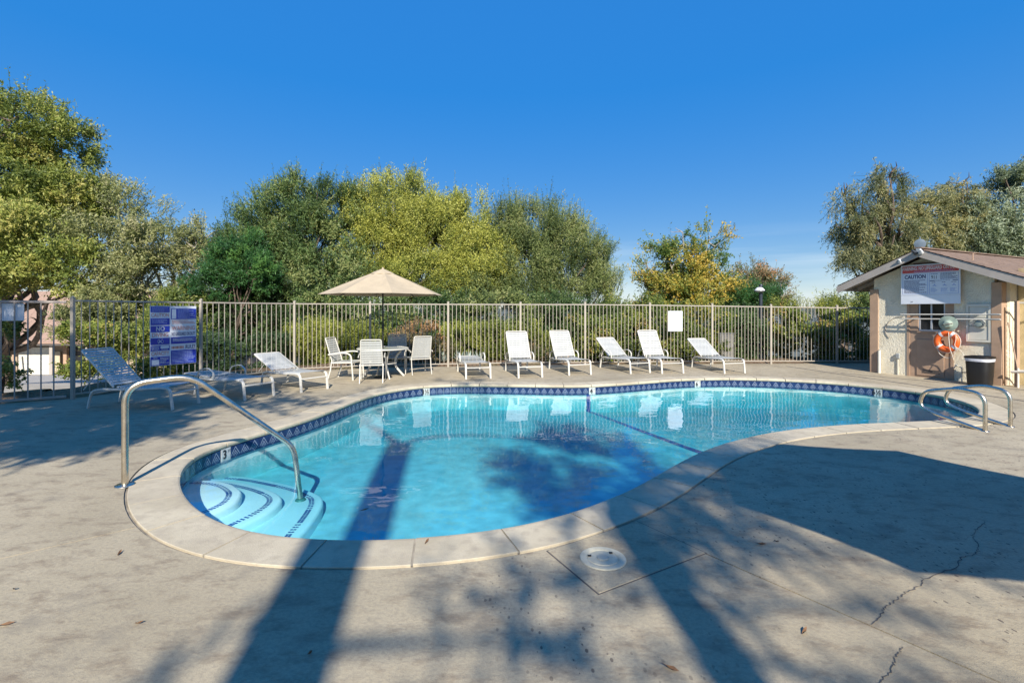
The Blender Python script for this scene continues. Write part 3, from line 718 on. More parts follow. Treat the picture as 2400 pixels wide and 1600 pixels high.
lounger('sun lounger with gently raised back left of the umbrella table', -4.11, 10.16, .96, .38, False)
lounger('sunlit sun lounger folded flat, next to the umbrella table', -.825, 11.93, .24, .02, True)
lounger('sun lounger with steep back, right beside the flat sunlit one', .445, 12.12, .22, .98, True)
lounger('sun lounger with steep back, second from the umbrella among the upright ones', 1.735, 12.63, .26, .98, True)
lounger('sun lounger with half lowered back overlapping its upright neighbour', 3.365, 12.96, .36, .60, True)
lounger('sun lounger with steep back below the white notice sheet', 4.22, 12.95, .17, .97, True)
lounger('sun lounger with half lowered back in front of the metal cabinet', 5.85, 12.95, .20, .56, False)

# ------------------------------------------------------------------ umbrella table and chairs
def umbrella(label, x, y, rz, hrim=2.04, R=1.39, hpk=2.64, name='patio_umbrella'):
    t = thing(name, label, 'umbrella', (x, y, 0), rz, 'beige patio umbrellas')
    MB().tube([(0,0,.03),(0,0,hpk+.02)], .019, 10).build('pole', M['bronze'], t, smooth=True)
    MB().lathe([(0,.06),(.03,.06),(.035,.045),(.2,.03),(.23,.01),(.23,0)], 28).build('base', M['bronze'], t, smooth=True)
    MB().lathe([(.0,.09),(.02,.075),(.026,.05),(.018,.02),(.03,0)], 12).build('finial', M['canopy'], t, smooth=True, loc=(0,0,hpk))
    MB().box(-.03,.03,-.03,.03,1.2,1.32).build('crank_housing', M['bronze'], t, bevel=.006)
    pm = MB(); n = 8; w = PI/8; rings = []
    for i in range(9):
        f = i/8; row = []
        for j in range(7):
            q = j/6*2-1; a = q*w; sc = math.cos(w)/math.cos(a)   # straight hem between ribs
            r = (.07+(R-.07)*f); rr = r*(sc if True else 1)*(1+.0*q)/math.cos(w)
            rr = r*(math.cos(w)/math.cos(a))/1.0 if True else r
            rr *= 1/ math.cos(w)*math.cos(w) if False else 1.0
            sag = -.035*math.sin(PI*f)*(1-q*q) - (.05*f*f*(1-q*q))*0
            rr *= 1-.03*(1-q*q)*f
            z = hpk-(hpk-hrim)*(f**1.06)+sag
            row.append((rr*math.cos(a)/math.cos(w), rr*math.sin(a)/math.cos(w), z))
        rings += row
    pm.add(rings, [(i*7+j, i*7+j+1, (i+1)*7+j+1, (i+1)*7+j) for i in range(8) for j in range(6)])
    hem = [(p[0], p[1], p[2]-.0) for p in rings[-7:]]
    pme = pm.mesh('canopy_panel', smooth=True); pme.materials.append(M['canopy'])
    rb = MB().bar([(.05,0,hpk-.06),(R*.99,0,hrim-.012)], .012, .016).mesh('rib'); rb.materials.append(M['bronze'])
    for k in range(8):
        o = link('canopy_panel', pme, None, t); o.rotation_euler = (0,0,(k+.5)*PI/4)
        o = link('rib', rb, None, t); o.rotation_euler = (0,0,k*PI/4)
    # small vent cap
    MB().lathe([(.012,.035),(.2,-.04),(.30,-.095),(.302,-.105)], 8).build('vent_cap', M['canopy'], t, loc=(0,0,hpk+.015))
    return t
umbrella('open beige umbrella standing through the round patio table', -3.20, 12.16, .39)
umbrella('open beige umbrella standing outside the frame beside the camera', 3.95, 1.35, .15, 2.1, 1.55, 2.7)
tb = thing('patio_table', 'round white metal patio table with frosted top', 'table', (-3.20,12.16,0))
MB().lathe([(.03,.715),(.60,.715),(.60,.722),(.03,.722)], 36).build('tabletop', M['glass_top'], tb, smooth=True)
MB().tube([(math.cos(a)*.61, math.sin(a)*.61, .716) for a in np.linspace(0, 2*PI, 41)[:-1]], .017, 8, True).build('rim', M['white_metal'], tb, smooth=True)
for k in range(4):
    a = k*PI/2+.55; d = Vector((math.cos(a), math.sin(a), 0))
    MB().bar(fillet([d*.50+Vector((0,0,.705)), d*.30+Vector((0,0,.45)), d*.32+Vector((0,0,.25)), d*.54+Vector((0,0,0))], .3, 8), .03, .05).build('leg', M['white_metal'], tb, smooth=True)
MB().tube([(math.cos(a)*.33, math.sin(a)*.33, .36) for a in np.linspace(0, 2*PI, 25)[:-1]], .011, 6, True).build('stretcher', M['white_metal'], tb, smooth=True)
CST = MB().box(-.235,.235,-.0225,.0225,-.002,.002).mesh('strap', bevel=.001); CST.materials.append(M['strap'])
def chair(label, x, y, rz):
    t = thing('patio_chair', label, 'chair', (x, y, 0), rz, 'strap chairs at the patio table')
    for s in (-1, 1):
        link('front_leg', lmesh('cf', lambda: MB().bar(fillet([(0,.30,0),(0,.25,.62),(0,.02,.655),(0,-.33,.60)], .12, 6), .02, .034, ref=(1,0,0)).mesh('front_leg', smooth=True)), M['white_metal'], t, (s*.285,0,0))
        link('rear_leg', lmesh('cr', lambda: MB().bar([(0,-.36,0),(0,-.29,.22),(0,-.26,.43)], .02, .032, ref=(1,0,0)).mesh('rear_leg', smooth=True)), M['white_metal'], t, (s*.255,0,0))
        link('seat_rail', lmesh('cs', lambda: MB().bar([(0,.27,.42),(0,-.26,.40)], .022, .032, ref=(1,0,0)).mesh('seat_rail')), M['white_metal'], t, (s*.262,0,0))
    link('crossbar', lmesh('cc', lambda: MB().bar([(-.26,-.26,.40),(.26,-.26,.40)], .03, .022).mesh('crossbar')), M['white_metal'], t)
    link('crossbar', lmesh('cc2', lambda: MB().bar([(-.27,.26,.405),(.27,.26,.405)], .03, .022).mesh('crossbar')), M['white_metal'], t)
    th = math.radians(108); mw = Matrix.Translation((0,-.25,.42)) @ Matrix.Rotation(th, 4, 'X')
    bf = lmesh('cb', lambda: MB().bar(fillet([(-.245,0,0),(-.225,.60,0),(.225,.60,0),(.245,0,0)], .04, 4), .024, .024, ref=(0,0,1)).mesh('back_frame', smooth=True))
    link('back_frame', bf, M['white_metal'], t, mw=mw)
    for k in range(10): link('back_strap', CST, None, t, mw=mw @ Matrix.Translation((0,.045+k*.0555,.004)) @ Matrix.Diagonal((.97-.006*k,1,1,1)))
    for k in range(9): link('seat_strap', CST, None, t, (0,-.22+k*.056,.424))
chair('patio chair seen from behind, nearest the pool at the round table', -3.27, 11.50, .20)
chair('patio chair facing sideways at the end of the umbrella table', -4.02, 11.95, -1.72)
chair('patio chair turned away at the right of the umbrella table', -2.48, 12.95, .48)
chair('shaded patio chair on the fence side of the round table', -3.08, 13.0, PI+.12)

# ------------------------------------------------------------------ pump house
TH = math.atan2(-.9054069, .42454486)
ph = thing('pump_house', 'small cream stucco pump house with gabled shingle roof', 'building', (9.76,13.08,0), TH)
AX, AZ = 1.094, 3.155; SL = (AZ-2.34)/(AX+.805)
def rz_at(x): return AZ-SL*abs(x-AX)
WR = 2.50; DEP = 5.0
def gwall(x0, x1, y0, y1, z0, name, mat, drop=.16):
    xs = [x0]+([AX] if x0 < AX < x1 else [])+[x1]; b = MB(); n = len(xs)
    poly = [(x0, z0), (x1, z0)]+[(x, rz_at(x)-drop) for x in reversed(xs)]
    m = len(poly); b.add([(x, y0, z) for x, z in poly]+[(x, y1, z) for x, z in poly], [tuple(range(m)), tuple(range(2*m-1, m-1, -1))]+[(i, (i+1) % m, m+(i+1) % m, m+i) for i in range(m)])
    return b.build(name, mat, ph)
gwall(-.10, .692, 0, .12, 0, 'stucco_wall', M['stucco']); gwall(1.63, 2.36, 0, .12, 0, 'stucco_wall', M['stucco'])
# upper middle wall above siding, siding left and right of window
gwall(.692, 1.63, 0, .12, 1.86, 'stucco_wall', M['stucco'])
WX0, WX1, WZ0, WZ1 = .905, 1.46, 1.15, 1.86
MB().box(.692,WX0,.0,.10,0,1.86).build('siding', M['tan'], ph); MB().box(WX1,1.63,.0,.10,0,1.86).build('siding', M['tan'], ph); MB().box(WX0,WX1,.0,.10,0,WZ0).build('siding', M['tan'], ph)
wd = MB().box(WX0,WX1,.085,.095,WZ0,WZ1).build('window', M['soffit'], ph)
b = MB()
for x in (WX0+.02, (WX0+WX1)/2-.01, WX1-.02): b.box(x-.016,x+.016,.025,.065,WZ0,WZ1)
for z in (WZ0+.016, WZ1-.016): b.box(WX0+.004,WX1-.004,.027,.063,z-.016,z+.016)
b.build('window_frame', M['win_frame'], wd)
for xa_, xb_ in ((WX0+.04,(WX0+WX1)/2-.03), ((WX0+WX1)/2+.01, WX1-.04)): MB().box(xa_, xb_, .05, .055, WZ0+.035, WZ1-.035).build('pane', M['pane'], wd)
for k in range(9): MB().box(WX0+.05, WX1-.05, .066, .069, WZ0+.1+k*.075, WZ0+.145+k*.075).build('blind_slat', M['soffit'], wd)
for x, w in ((1.02,.1),(1.27,.05)): MB().box(x, x+w, .058, .075, WZ0+.033, WZ0+.07).build('folded_cloth', M['white_ink'], wd, bevel=.006)
MB().box(WX0-.015,WX1+.015,-.025,.02,WZ0-.035,WZ0-.004).build('window_sill', M['tan'], ph)
# low door panel with vent
dr = MB().box(.885,1.445,-.018,-.002,.05,.94).build('door', M['tan'], ph, bevel=.004)
v = MB().box(1.01,1.36,-.021,-.017,.12,.20).build('vent', M['black'], dr)
for k in range(5): MB().box(1.012,1.358,-.027,-.021,.125+k*.015,.130+k*.015).build('louvre', M['soffit'], v)
for x in (.70, 1.60): MB().box(x-.03,x+.03,-.014,-.001,0,1.82).build('trim_board', M['tan'], ph)
MB().box(-.19,.015,-.03,.16,0,2.22).build('corner_board', M['tan'], ph, bevel=.005)
MB().box(2.32,2.50,-.05,.16,0,2.28).build('corner_board', M['tan'], ph, bevel=.005)
gwall(2.36, 2.52, .16, .2, 0, 'stucco_wall', M['stucco'])
for x in (-.08, WR-.06): MB().box(x, x+.1, .2, DEP, 0, rz_at(x)-.17).build('side_wall', M['stucco'], ph)
gwall(-.1, WR, DEP, DEP+.1, 0, 'rear_wall', M['stucco'])
# right wing wall seen beyond the corner, set back
MB().box(2.56,6.2,.55,.67,0,2.6).build('wing_wall', simple('ochre_stucco', (.56,.44,.24), .9, var=.12, scale=8, bump=.6, bscale=18), ph)
# roof
OV = -.36; EX0, EX1 = -.81, 3.0; T_ = .04
for x0, x1 in ((EX0, AX), (AX, EX1)):
    b = MB(); z0, z1 = rz_at(x0), rz_at(x1)
    b.add([(x0,OV,z0),(x1,OV,z1),(x1,DEP+.4,z1),(x0,DEP+.4,z0),(x0,OV,z0-T_),(x1,OV,z1-T_),(x1,DEP+.4,z1-T_),(x0,DEP+.4,z0-T_)], [(0,1,2,3),(7,6,5,4),(0,4,5,1),(1,5,6,2),(2,6,7,3),(3,7,4,0)])
    rf = b.build('roof', M['soffit'], ph)
    # barge board
    b = MB(); d = .185
    b.add([(x0,OV-.045,z0-.012),(x1,OV-.045,z1-.012),(x1,OV-.045,z1-.012-d),(x0,OV-.045,z0-.012-d),(x0,OV-.005,z0-.012),(x1,OV-.005,z1-.012),(x1,OV-.005,z1-.012-d),(x0,OV-.005,z0-.012-d)], [(0,1,2,3),(7,6,5,4),(0,4,5,1),(1,5,6,2),(2,6,7,3),(3,7,4,0)])
    b.build('barge_board', M['fascia'], rf)
    # eave fascia
    xe = x0 if x0 < AX-1 else x1; s = -1 if xe < AX else 1
    MB().box(min(xe, xe+s*.03), max(xe, xe+s*.03), OV-.045, DEP+.4, rz_at(xe)-.14, rz_at(xe)-.015).build('eave_board', M['fascia'], rf)
    # rafters tails under the overhang
    for k in range(9):
        yy = OV+.25+k*.6; e = .7 if s < 0 else .45
        xi = xe-s*e; b = MB(); za, zb = rz_at(xe), rz_at(xi)
        b.add([(xe,yy,za-T_-.002),(xi,yy,zb-T_-.002),(xi,yy,zb-T_-.10),(xe,yy,za-T_-.09),(xe,yy+.045,za-T_-.002),(xi,yy+.045,zb-T_-.002),(xi,yy+.045,zb-T_-.10),(xe,yy+.045,za-T_-.09)], [(0,1,2,3),(7,6,5,4),(0,4,5,1),(1,5,6,2),(2,6,7,3),(3,7,4,0)])
        b.build('rafter', M['fascia'], rf)
    # shingle courses
    b = MB(); L = math.hypot(x1-x0, z1-z0); nc = int(L/.13)
    for c in range(nc+1):
        f0 = c/nc; xa_ = xe+(AX-xe)*f0; f1 = min(1, (c+1.25)/nc); xb_ = xe+(AX-xe)*f1
        y = OV-.06+random.uniform(-.1,0)
        while y < DEP+.4:
            w = random.uniform(.16,.32); lift = .012+random.uniform(0,.006)
            if xa_ != xb_:
                za, zb = rz_at(xa_), rz_at(xb_); yl = max(y, OV-.06)
                b.add([(xa_,yl,za+lift),(xb_,yl,zb+.004),(xb_,y+w-.006,zb+.004),(xa_,y+w-.006,za+lift),(xa_,yl,za),(xa_,y+w-.006,za)], [(0,1,2,3),(0,3,5,4)])
            y += w
    sh = b.build('shingles', M['roof'], rf, fix=False); sh['kind'] = 'stuff'
MB().bar([(AX,OV-.06,AZ+.02),(AX,DEP+.4,AZ+.02)], .16, .03).build('ridge_cap', M['roof'], ph)
# gable vent
MB().box(AX-.28,AX+.28,-.012,.0,2.62,2.84).build('gable_vent', M['soffit'], ph)
# fittings on the wall (lift away separately)
def wpt(x, y, z=0): return ph.matrix_basis @ Vector((x, y, z))
bpy.context.view_layer.update()
def wthing(name, label, cat, x, y, z=0): return thing(name, label, cat, Matrix.Translation((9.76,13.08,0)) @ Matrix.Rotation(TH,4,'Z') @ Vector((x,y,z)), TH)
sg = wthing('warning_sign', 'large white and red lifeguard warning board on the pump house', 'sign', 1.205, -.13)
MB().box(-.605,.605,-.008,.008,1.815,2.79).build('board', M['sign_white'], sg, bevel=.003)
yb = -.0085
pan(sg, -.57,.575,2.585,2.755, M['sign_red'], y=yb, t=.003); text_obj('WARNING: NO LIFEGUARD ON DUTY', .118, M['white_ink'], sg, TX(.0,2.69,yb-.0045), sx=.575, bold=.0035); lines(sg, -.32,.52,2.595,2.63,2, M['pale_ink'], yb-.0035, seed=31)
def frame_box(x0, x1, z0, z1, mat):
    b = MB(); w = .007
    for q in ((x0,x1,z0,z0+w),(x0,x1,z1-w,z1),(x0,x0+w,z0+w,z1-w),(x1-w,x1,z0+w,z1-w)): b.box(q[0],q[1],yb-.002,yb,q[2],q[3])
    b.build('printed_border', mat, sg, fix=False)
frame_box(-.565,-.03,2.06,2.565, M['pale_ink']); frame_box(.0,.57,2.06,2.565, M['pale_ink'])
text_obj('CAUTION', .125, M['navy_ink'], sg, TX(-.295,2.485,yb-.003), sx=.80, bold=.004)
lines(sg,-.53,-.06,2.085,2.415,11, M['navy_ink'], yb-.001, seed=33, fill=.4)
text_obj('911', .12, M['black'], sg, TX(.10,2.455,yb-.003), sx=.72); lines(sg,.03,.19,2.525,2.55,1, M['navy_ink'], yb-.001, seed=34); lines(sg,.22,.55,2.40,2.555,6, M['navy_ink'], yb-.001, seed=35, fill=.42)
pan(sg,.012,.11,2.365,2.38, M['navy_ink'], y=yb, t=.002); pan(sg,.46,.56,2.365,2.38, M['navy_ink'], y=yb, t=.002); lines(sg,.125,.44,2.364,2.382,1, M['navy_ink'], yb-.001, seed=36)
for k, x in enumerate((.05,.25,.43)):
    lines(sg, x, x+.10, 2.32,2.345,1, M['navy_ink'], yb-.001, seed=40+k); b = MB(); b.lathe([(0,0),(.012,0)], 8); 
    b = MB(); b.bar([(x+.02,yb-.002,2.25),(x+.06,yb-.002,2.265),(x+.09,yb-.002,2.245)], .002, .016); b.bar([(x+.045,yb-.002,2.27),(x+.06,yb-.002,2.29)], .002, .014); b.build('figure_drawing', M['pale_ink'], sg, fix=False)
    lines(sg, x-.02, x+.12, 2.10,2.20,5, M['pale_ink'], yb-.001, seed=50+k, fill=.4)
text_obj('24', .05, M['black'], sg, TX(-.37,1.87,yb-.003)); pan(sg,-.605,.605,2.028,2.032, M['box_grey'], y=yb, t=.001, name='seam')
for k, (z, lab) in enumerate(((1.555,'upper of two white pool poles hung along the pump house'), (1.445,'lower of two white pool poles hung along the pump house'))):
    pl = wthing('pool_pole', lab, 'pole', .60, -.15, z); pl['group'] = 'pool poles on the wall'
    MB().tube([(0,0,0),(1.92,0,.012)], .0155, 10).build('tube', M['white_metal'], pl, smooth=True); MB().tube([(1.70,0,.011),(1.90,0,.012)], .0185, 10).build('sleeve', M['box_grey'], pl, smooth=True)
    for x in (.25,1.45): MB().bar([(x,.02,0),(x,.15,0)], .02, .03).build('hook', M['box_grey'], pl)
# life ring
lr = wthing('life_ring', 'orange life ring with white bands hung under the poles', 'life ring', 1.565, -.155, .925)
RM, rm = .19, .068
b = MB(); b.tube([(math.cos(a)*RM, 0, math.sin(a)*RM) for a in np.linspace(0,2*PI,49)[:-1]], rm, 16, True, ref=(0,1,0)); b.build('ring_body', M['orange'], lr, smooth=True)
for a in (math.radians(55), math.radians(122), math.radians(222), math.radians(320)):
    b = MB(); b.tube([(math.cos(a+d)*RM, 0, math.sin(a+d)*RM) for d in np.linspace(-.13,.13,5)], rm+.004, 16, ref=(0,1,0)); b.build('white_band', M['white_ink'], lr, smooth=True)
gr = [Vector((math.cos(a)*(RM+rm+.008+.035*abs(math.sin((a-.96)*2))*0), -.02, math.sin(a)*(RM+rm+.008))) for a in np.linspace(0,2*PI,41)[:-1]]
MB().tube(gr, .007, 6, True).build('grab_line', M['rope'], lr, smooth=True)
MB().tube(crom([(-.17,-.03,-.20),(-.13,-.03,-.30),(-.02,-.03,-.38),(.10,-.03,-.36),(.18,-.03,-.22)],6), .007, 6).build('grab_line', M['rope'], lr, smooth=True)
MB().tube(crom([(.06,-.075,.22),(.07,-.08,.05),(.09,-.085,-.15),(.12,-.06,-.30),(.135,-.03,-.42)],5), .007, 6).build('throw_line', M['rope'], lr, smooth=True)
MB().tube(crom([(.2,-.075,.2),(.2,-.08,.05),(.18,-.08,-.08),(.24,-.06,-.16),(.30,-.04,-.24),(.36,-.03,-.42),(.37,0,-.55)],5), .006, 6).build('throw_line', M['rope'], lr, smooth=True)
# sage sun hat hung over the window corner
ht = wthing('sun_hat', 'sage green wide brimmed hat hung above the life ring', 'hat', 1.60, -.20, 1.345)
b = MB(); n = 36; rings = [(0.0,-.075,-.02),(.06,-.07,-.02),(.085,-.04,-.015),(.095,.0,-.01),(.13,.006,0),(.185,.012,0)]
b.v = [(math.cos(2*PI*i/n)*r*1.02, y+.012*math.sin(2*PI*i/n*2+.5)*(r/.185), zc_*1.0+math.sin(2*PI*i/n)*r*1.0) for r, y, zc_ in rings[1:] for i in range(n)]
k_ = len(rings)-1; b.f = [(a*n+i, a*n+(i+1) % n, (a+1)*n+(i+1) % n, (a+1)*n+i) for a in range(k_-1) for i in range(n)]; b.f.append(tuple(range(n)))
hb = b.build('brim', M['hat'], ht, smooth=True)
MB().tube(crom([(-.11,-.03,-.035),(-.03,-.085,-.02),(.05,-.085,.0),(.11,-.03,.012)],6), .009, 6).build('fold_band', M['soffit'], ht, smooth=True)
# meter panel
mp = wthing('meter_cabinet', 'cream electric meter cabinet with round glass meter', 'meter cabinet', 2.095, -.0, 0)
b = MB()
for q in ((-.22,.22,1.745,1.80),(-.22,.22,.94,.985),(-.22,-.175,.985,1.745),(.175,.22,.985,1.745)): b.box(q[0],q[1],-.045,-.001,q[2],q[3])
b.build('frame', M['panel_paint'], mp, fix=False)
MB().box(-.172,.172,-.028,-.002,1.30,1.742).build('door', M['panel_paint'], mp, bevel=.004); MB().box(-.172,.172,-.034,-.002,.99,1.292).build('door', M['panel_paint'], mp, bevel=.004)
MB().box(-.13,.13,-.036,-.028,1.50,1.70).build('window_plate', M['panel_paint'], mp, bevel=.003)
b = MB(); b.tube([(.03,-.03,1.36),(.03,-.09,1.36)], [.095,.085], 24); b.build('meter', M['box_grey'], mp, smooth=True); b = MB(); b.tube([(.03,-.085,1.36),(.03,-.13,1.36),(.03,-.135,1.36)], [.072,.066,.04], 20); b.build('meter_glass', M['glass'], mp, smooth=True)
ol = wthing('outlet_box', 'small grey weatherproof outlet box on a thin conduit', 'outlet box', .475, 0, 0)
MB().box(-.045,.045,-.05,-.001,.42,.55).build('housing', M['box_grey'], ol, bevel=.01); MB().tube([(.0,-.02,.0),(.0,-.02,.42)], .011, 8).build('conduit', M['panel_paint'], ol, smooth=True)
pp = wthing('standpipe', 'cream standpipe at the corner of the pump house', 'pipe', .06, -.06, 0)
MB().tube([(0,0,0),(0,0,.60)], .036, 12).build('pipe', M['panel_paint'], pp, smooth=True); MB().tube([(-.02,0,.58),(.03,-.03,.62)], .016, 8).build('tap', M['box_grey'], pp, smooth=True)
hb_ = wthing('hose_bib', 'painted water pipe with a tap beside the bin', 'pipe', 1.80, -.05, 0)
MB().tube(fillet([(0,0,0),(0,0,.34),(-.12,0,.36),(-.14,-.03,.30)], .05, 5), .013, 8).build('pipe', M['panel_paint'], hb_, smooth=True); MB().tube([(.0,-.004,.22),(.14,-.004,.22)], .012, 8).build('branch', M['soffit'], hb_, smooth=True)
MB().lathe([(0,.02),(.03,.018),(.03,.0)], 8).build('tap', M['box_grey'], hb_, loc=(-.10,-.02,.37))
cbm = wthing('loose_cable', 'thin grey cable looping down the stucco wall', 'cable', 0, -.012, 0)
MB().tube(crom([(.60,0,1.50),(.40,0,1.47),(.22,0,1.30),(.18,0,1.12),(.24,0,.98),(.28,0,.94)],6), .007, 6).build('cable', M['fascia'], cbm, smooth=True)
fl = wthing('floodlight', 'white twin floodlight fixed at the gable peak', 'floodlight', AX+.02, OV-.06, AZ-.05)
MB().box(-.05,.05,-.02,.01,-.05,.05).build('mount', M['box_grey'], fl, bevel=.005)
for s in (-1,1):
    MB().lathe([(.02,.06),(.03,.02),(.055,-.06),(.05,-.075)], 14).build('lamp_head', M['white_ink'] if s > 0 else M['lamp_pole'], fl, smooth=True, loc=(s*.07,-.05,-.02)).rotation_euler = (.9, s*.5, 0)
for xq, lb in ((.72,'small white spot lamp on the left barge board'),):
    sp = wthing('spot_lamp', lb, 'lamp', xq, OV-.07, rz_at(xq)-.10)
    MB().lathe([(.015,.05),(.025,.02),(.045,-.05),(.04,-.06)], 12).build('head', M['white_ink'], sp, smooth=True).rotation_euler = (1.0,.3,0)
    MB().box(-.02,.02,.0,.03,-.02,.05).build('bracket', M['white_ink'], sp)
ds_ = wthing('roof_dish', 'small grey dish on a short mast above the gable', 'dish', AX-.22, .15, AZ-.1); ds_.rotation_euler = (0,0,-.6)
MB().tube([(0,0,0),(0,0,.14),(.0,-.02,.2)], .018, 8).build('mast', M['box_grey'], ds_, smooth=True)
b = MB(); b.lathe([(0,.014),(.07,.010),(.118,.0),(.122,.004),(.07,.018),(0,.022)], 28); q = b.build('bowl', M['dish'], ds_, smooth=True, loc=(0,-.03,.27)); q.rotation_euler = (PI/2+.1, 0, 0)
MB().tube([(0,-.02,.38),(0,-.02,.45)], .012, 8).build('feed_arm', M['dish'], ds_, smooth=True)
vp = wthing('roof_pipe', 'thin rusty pipe standing on the shingle roof slope', 'pipe', 1.86, .3, rz_at(1.86)-.03)
MB().tube([(0,0,0),(0,0,.20)], .012, 8).build('pipe', M['tan'], vp, smooth=True); MB().tube([(-.07,0,.18),(.09,.02,.20)], .012, 6).build('cap', M['tan'], vp, smooth=True)
# bin
bn = wthing('trash_bin', 'black plastic trash bin with pale liner rolled over its rim', 'trash bin', 2.27, -.42, 0)
b = MB(); n = 28
def sq(r, z, rnd=.55): 
    return [(r*math.copysign(abs(math.cos(a))**rnd, math.cos(a)), r*math.copysign(abs(math.sin(a))**rnd, math.sin(a)), z) for a in np.linspace(0,2*PI,n+1)[:-1]]
def sqloft(rows):
    b = MB()
    for r, z in rows: b.v += sq(r, z)
    m = len(rows); b.f = [(i*n+k, i*n+(k+1) % n, (i+1)*n+(k+1) % n, (i+1)*n+k) for i in range(m-1) for k in range(n)]; return b
bb = sqloft([(.175,0),(.19,.04),(.215,.56),(.213,.58),(.195,.56),(.17,.08)]); bb.f.append(tuple(range(n-1,-1,-1))); bb.f.append(tuple(5*n+k for k in range(n))); bb.build('body', M['bin'], bn, smooth=True)
sqloft([(.219,.535),(.224,.56),(.228,.61),(.222,.625),(.205,.618),(.198,.55)]).build('liner', M['bag'], bn, smooth=True)
sqloft([(.229,.60),(.235,.615),(.232,.645),(.20,.65),(.19,.64)]).build('rim', M['bin'], bn, smooth=True)
# right hand fence section
rf_ = thing('side_fence', 'short brown picket fence beside the trash bin', 'fence', (10.93,10.62,0))
fd = Vector((.85,-.52,0)).normalized(); rzf = math.atan2(fd.y, fd.x)
for nm, z in (('top_rail',1.82),('bottom_rail',.36)): rail(rf_, Vector((0,0,z)), fd*2.6+Vector((0,0,z)), .04, M['fence'], nm)
pr_ = box_mesh('picket', .018, .018, 1.0, simple('rust_paint', (.34,.20,.15), .6))
for k in range(1, 15):
    o = link('picket', pr_, None, rf_); o.location = fd*(k*.17)+Vector((0,0,.03)); o.scale = (1,1,1.77); o.rotation_euler = (0,0,rzf)
for q in (Vector((0,0,0)), fd*2.64): MB().box(-.03,.03,-.03,.03,0,1.86).build('post', M['tan'], rf_, loc=q)
chn = wthing('gate_chain', 'rusty chain hanging from the side fence to a valve', 'chain', 2.62, -.1, 0)
MB().tube([(0,0,1.4),(.08,0,.9),(.16,0,.35)], .012, 6).build('chain', M['tan'], chn, smooth=True); MB().tube([(.05,0,.33),(.30,0,.36)], .03, 8).build('valve', M['rope'], chn, smooth=True); MB().tube([(.16,0,0),(.16,0,.42)], .02, 8).build('riser', M['rope'], chn, smooth=True)

# ------------------------------------------------------------------ things beyond the fence
lp = thing('lamp_post', 'dark lamp post with a pale globe behind the fence', 'lamp post', at(1783,850,16.6)*1.0)
lp.location.z = -.05
MB().tube([(0,0,0),(0,0,2.36)], .058, 12).build('pole', M['lamp_pole'], lp, smooth=True); MB().lathe([(.03,.0),(.055,.02),(.06,.10),(.05,.12),(0,.125)], 12).build('cap', M['lamp_pole'], lp, smooth=True, loc=(0,0,2.47))
MB().lathe([(.06,.13),(.11,.10),(.16,.04),(.165,.0),(.10,-.04),(.06,-.045)], 18).build('globe', M['lamp_globe'], lp, smooth=True, loc=(-.05,-.02,2.36))
MB().lathe([(.17,.0),(.172,.02),(.165,.03)], 18).build('rim', M['lamp_pole'], lp, smooth=True, loc=(-.05,-.02,2.345))
cb = thing('utility_cabinet', 'weathered galvanised utility cabinet behind the fence', 'utility cabinet', (6.9,16.0,-.02), .12)
MB().box(-.24,.24,-.2,.2,0,.92).build('housing', M['galv'], cb, bevel=.01); MB().box(-.25,.25,-.215,.215,.92,.95).build('lid', M['galv'], cb, bevel=.006); MB().box(-.20,.20,-.212,-.2,.06,.88).build('door', M['galv'], cb, bevel=.004)
MB().tube([(.16,-.225,.5),(.16,-.225,.6)], .01, 6).build('handle', M['box_grey'], cb)
# neighbour's garage house down the driveway
hs = thing('garage_house', 'tan garage house with pink brown shingle roof down the driveway', 'building', (-33,35,-3.05))
def hb2(x0,x1,y0,y1,z0,z1,name,mat,par=hs,bev=0): return MB().box(x0,x1,y0,y1,z0,z1).build(name, mat, par, bevel=bev)
hb2(-12,14,.6,10,0,2.45,'wall',M['far_wall'])
gdv = hb2(-2.6,-.25,.40,.5,0,2.05,'garage_door',M['garage'])
for k in range(5): hb2(-2.56,-.29,.37,.4,.04+k*.41,.42+k*.41,'door_panel',M['garage'],gdv)
hb2(-.2,.35,.45,.55,0,1.75,'side_door',simple('beige_door', (.50,.42,.30), .7)); 
for x in (-2.75,.45,3.0): hb2(x,x+.22,-.5,-.3,0,2.25,'post',M['fascia'])
MB().bar([(-2.0,-.4,0),(-2.2,-.4,1.9)], .12, .12).build('brace', M['tan'], hs)
hb2(.75,3.0,.5,.6,.0,2.3,'recess',M['pane']); hb2(.7,.95,.3,.5,0,2.3,'trim',M['tan'])
hb2(-12.6,14.6,-.75,-.62,2.28,2.55,'fascia',M['fascia']); hb2(-12.4,14.4,-.6,.6,2.3,2.36,'soffit',M['soffit'])
b = MB(); b.add([(-12.8,-.9,2.5),(14.8,-.9,2.5),(14.8,6,6.3),(-12.8,6,6.3),(-12.8,12.5,2.5),(14.8,12.5,2.5),(-12.8,-.9,2.4),(14.8,-.9,2.4),(14.8,12.5,2.4),(-12.8,12.5,2.4)], [(0,1,2,3),(3,2,5,4),(0,6,7,1),(6,9,8,7),(4,5,8,9),(1,7,8,5,2),(0,3,4,9,6)])
rfh = b.build('roof', M['far_roof'], hs)
b = MB()
for k in range(24):
    f = k/24; y = -.9+6.9*f; z = 2.5+3.8*f; x = -12.8
    while x < 14.8:
        w = random.uniform(.3,.7); b.add([(x,y,z+.03),(min(x+w-.02,14.8),y,z+.03),(min(x+w-.02,14.8),y+.35,z+.19),(x,y+.35,z+.19),(x,y,z),(min(x+w-.02,14.8),y,z)], [(0,1,2,3),(0,4,5,1)]); x += w
sh = b.build('shingles', M['far_roof'], rfh, fix=False); sh['kind'] = 'stuff'

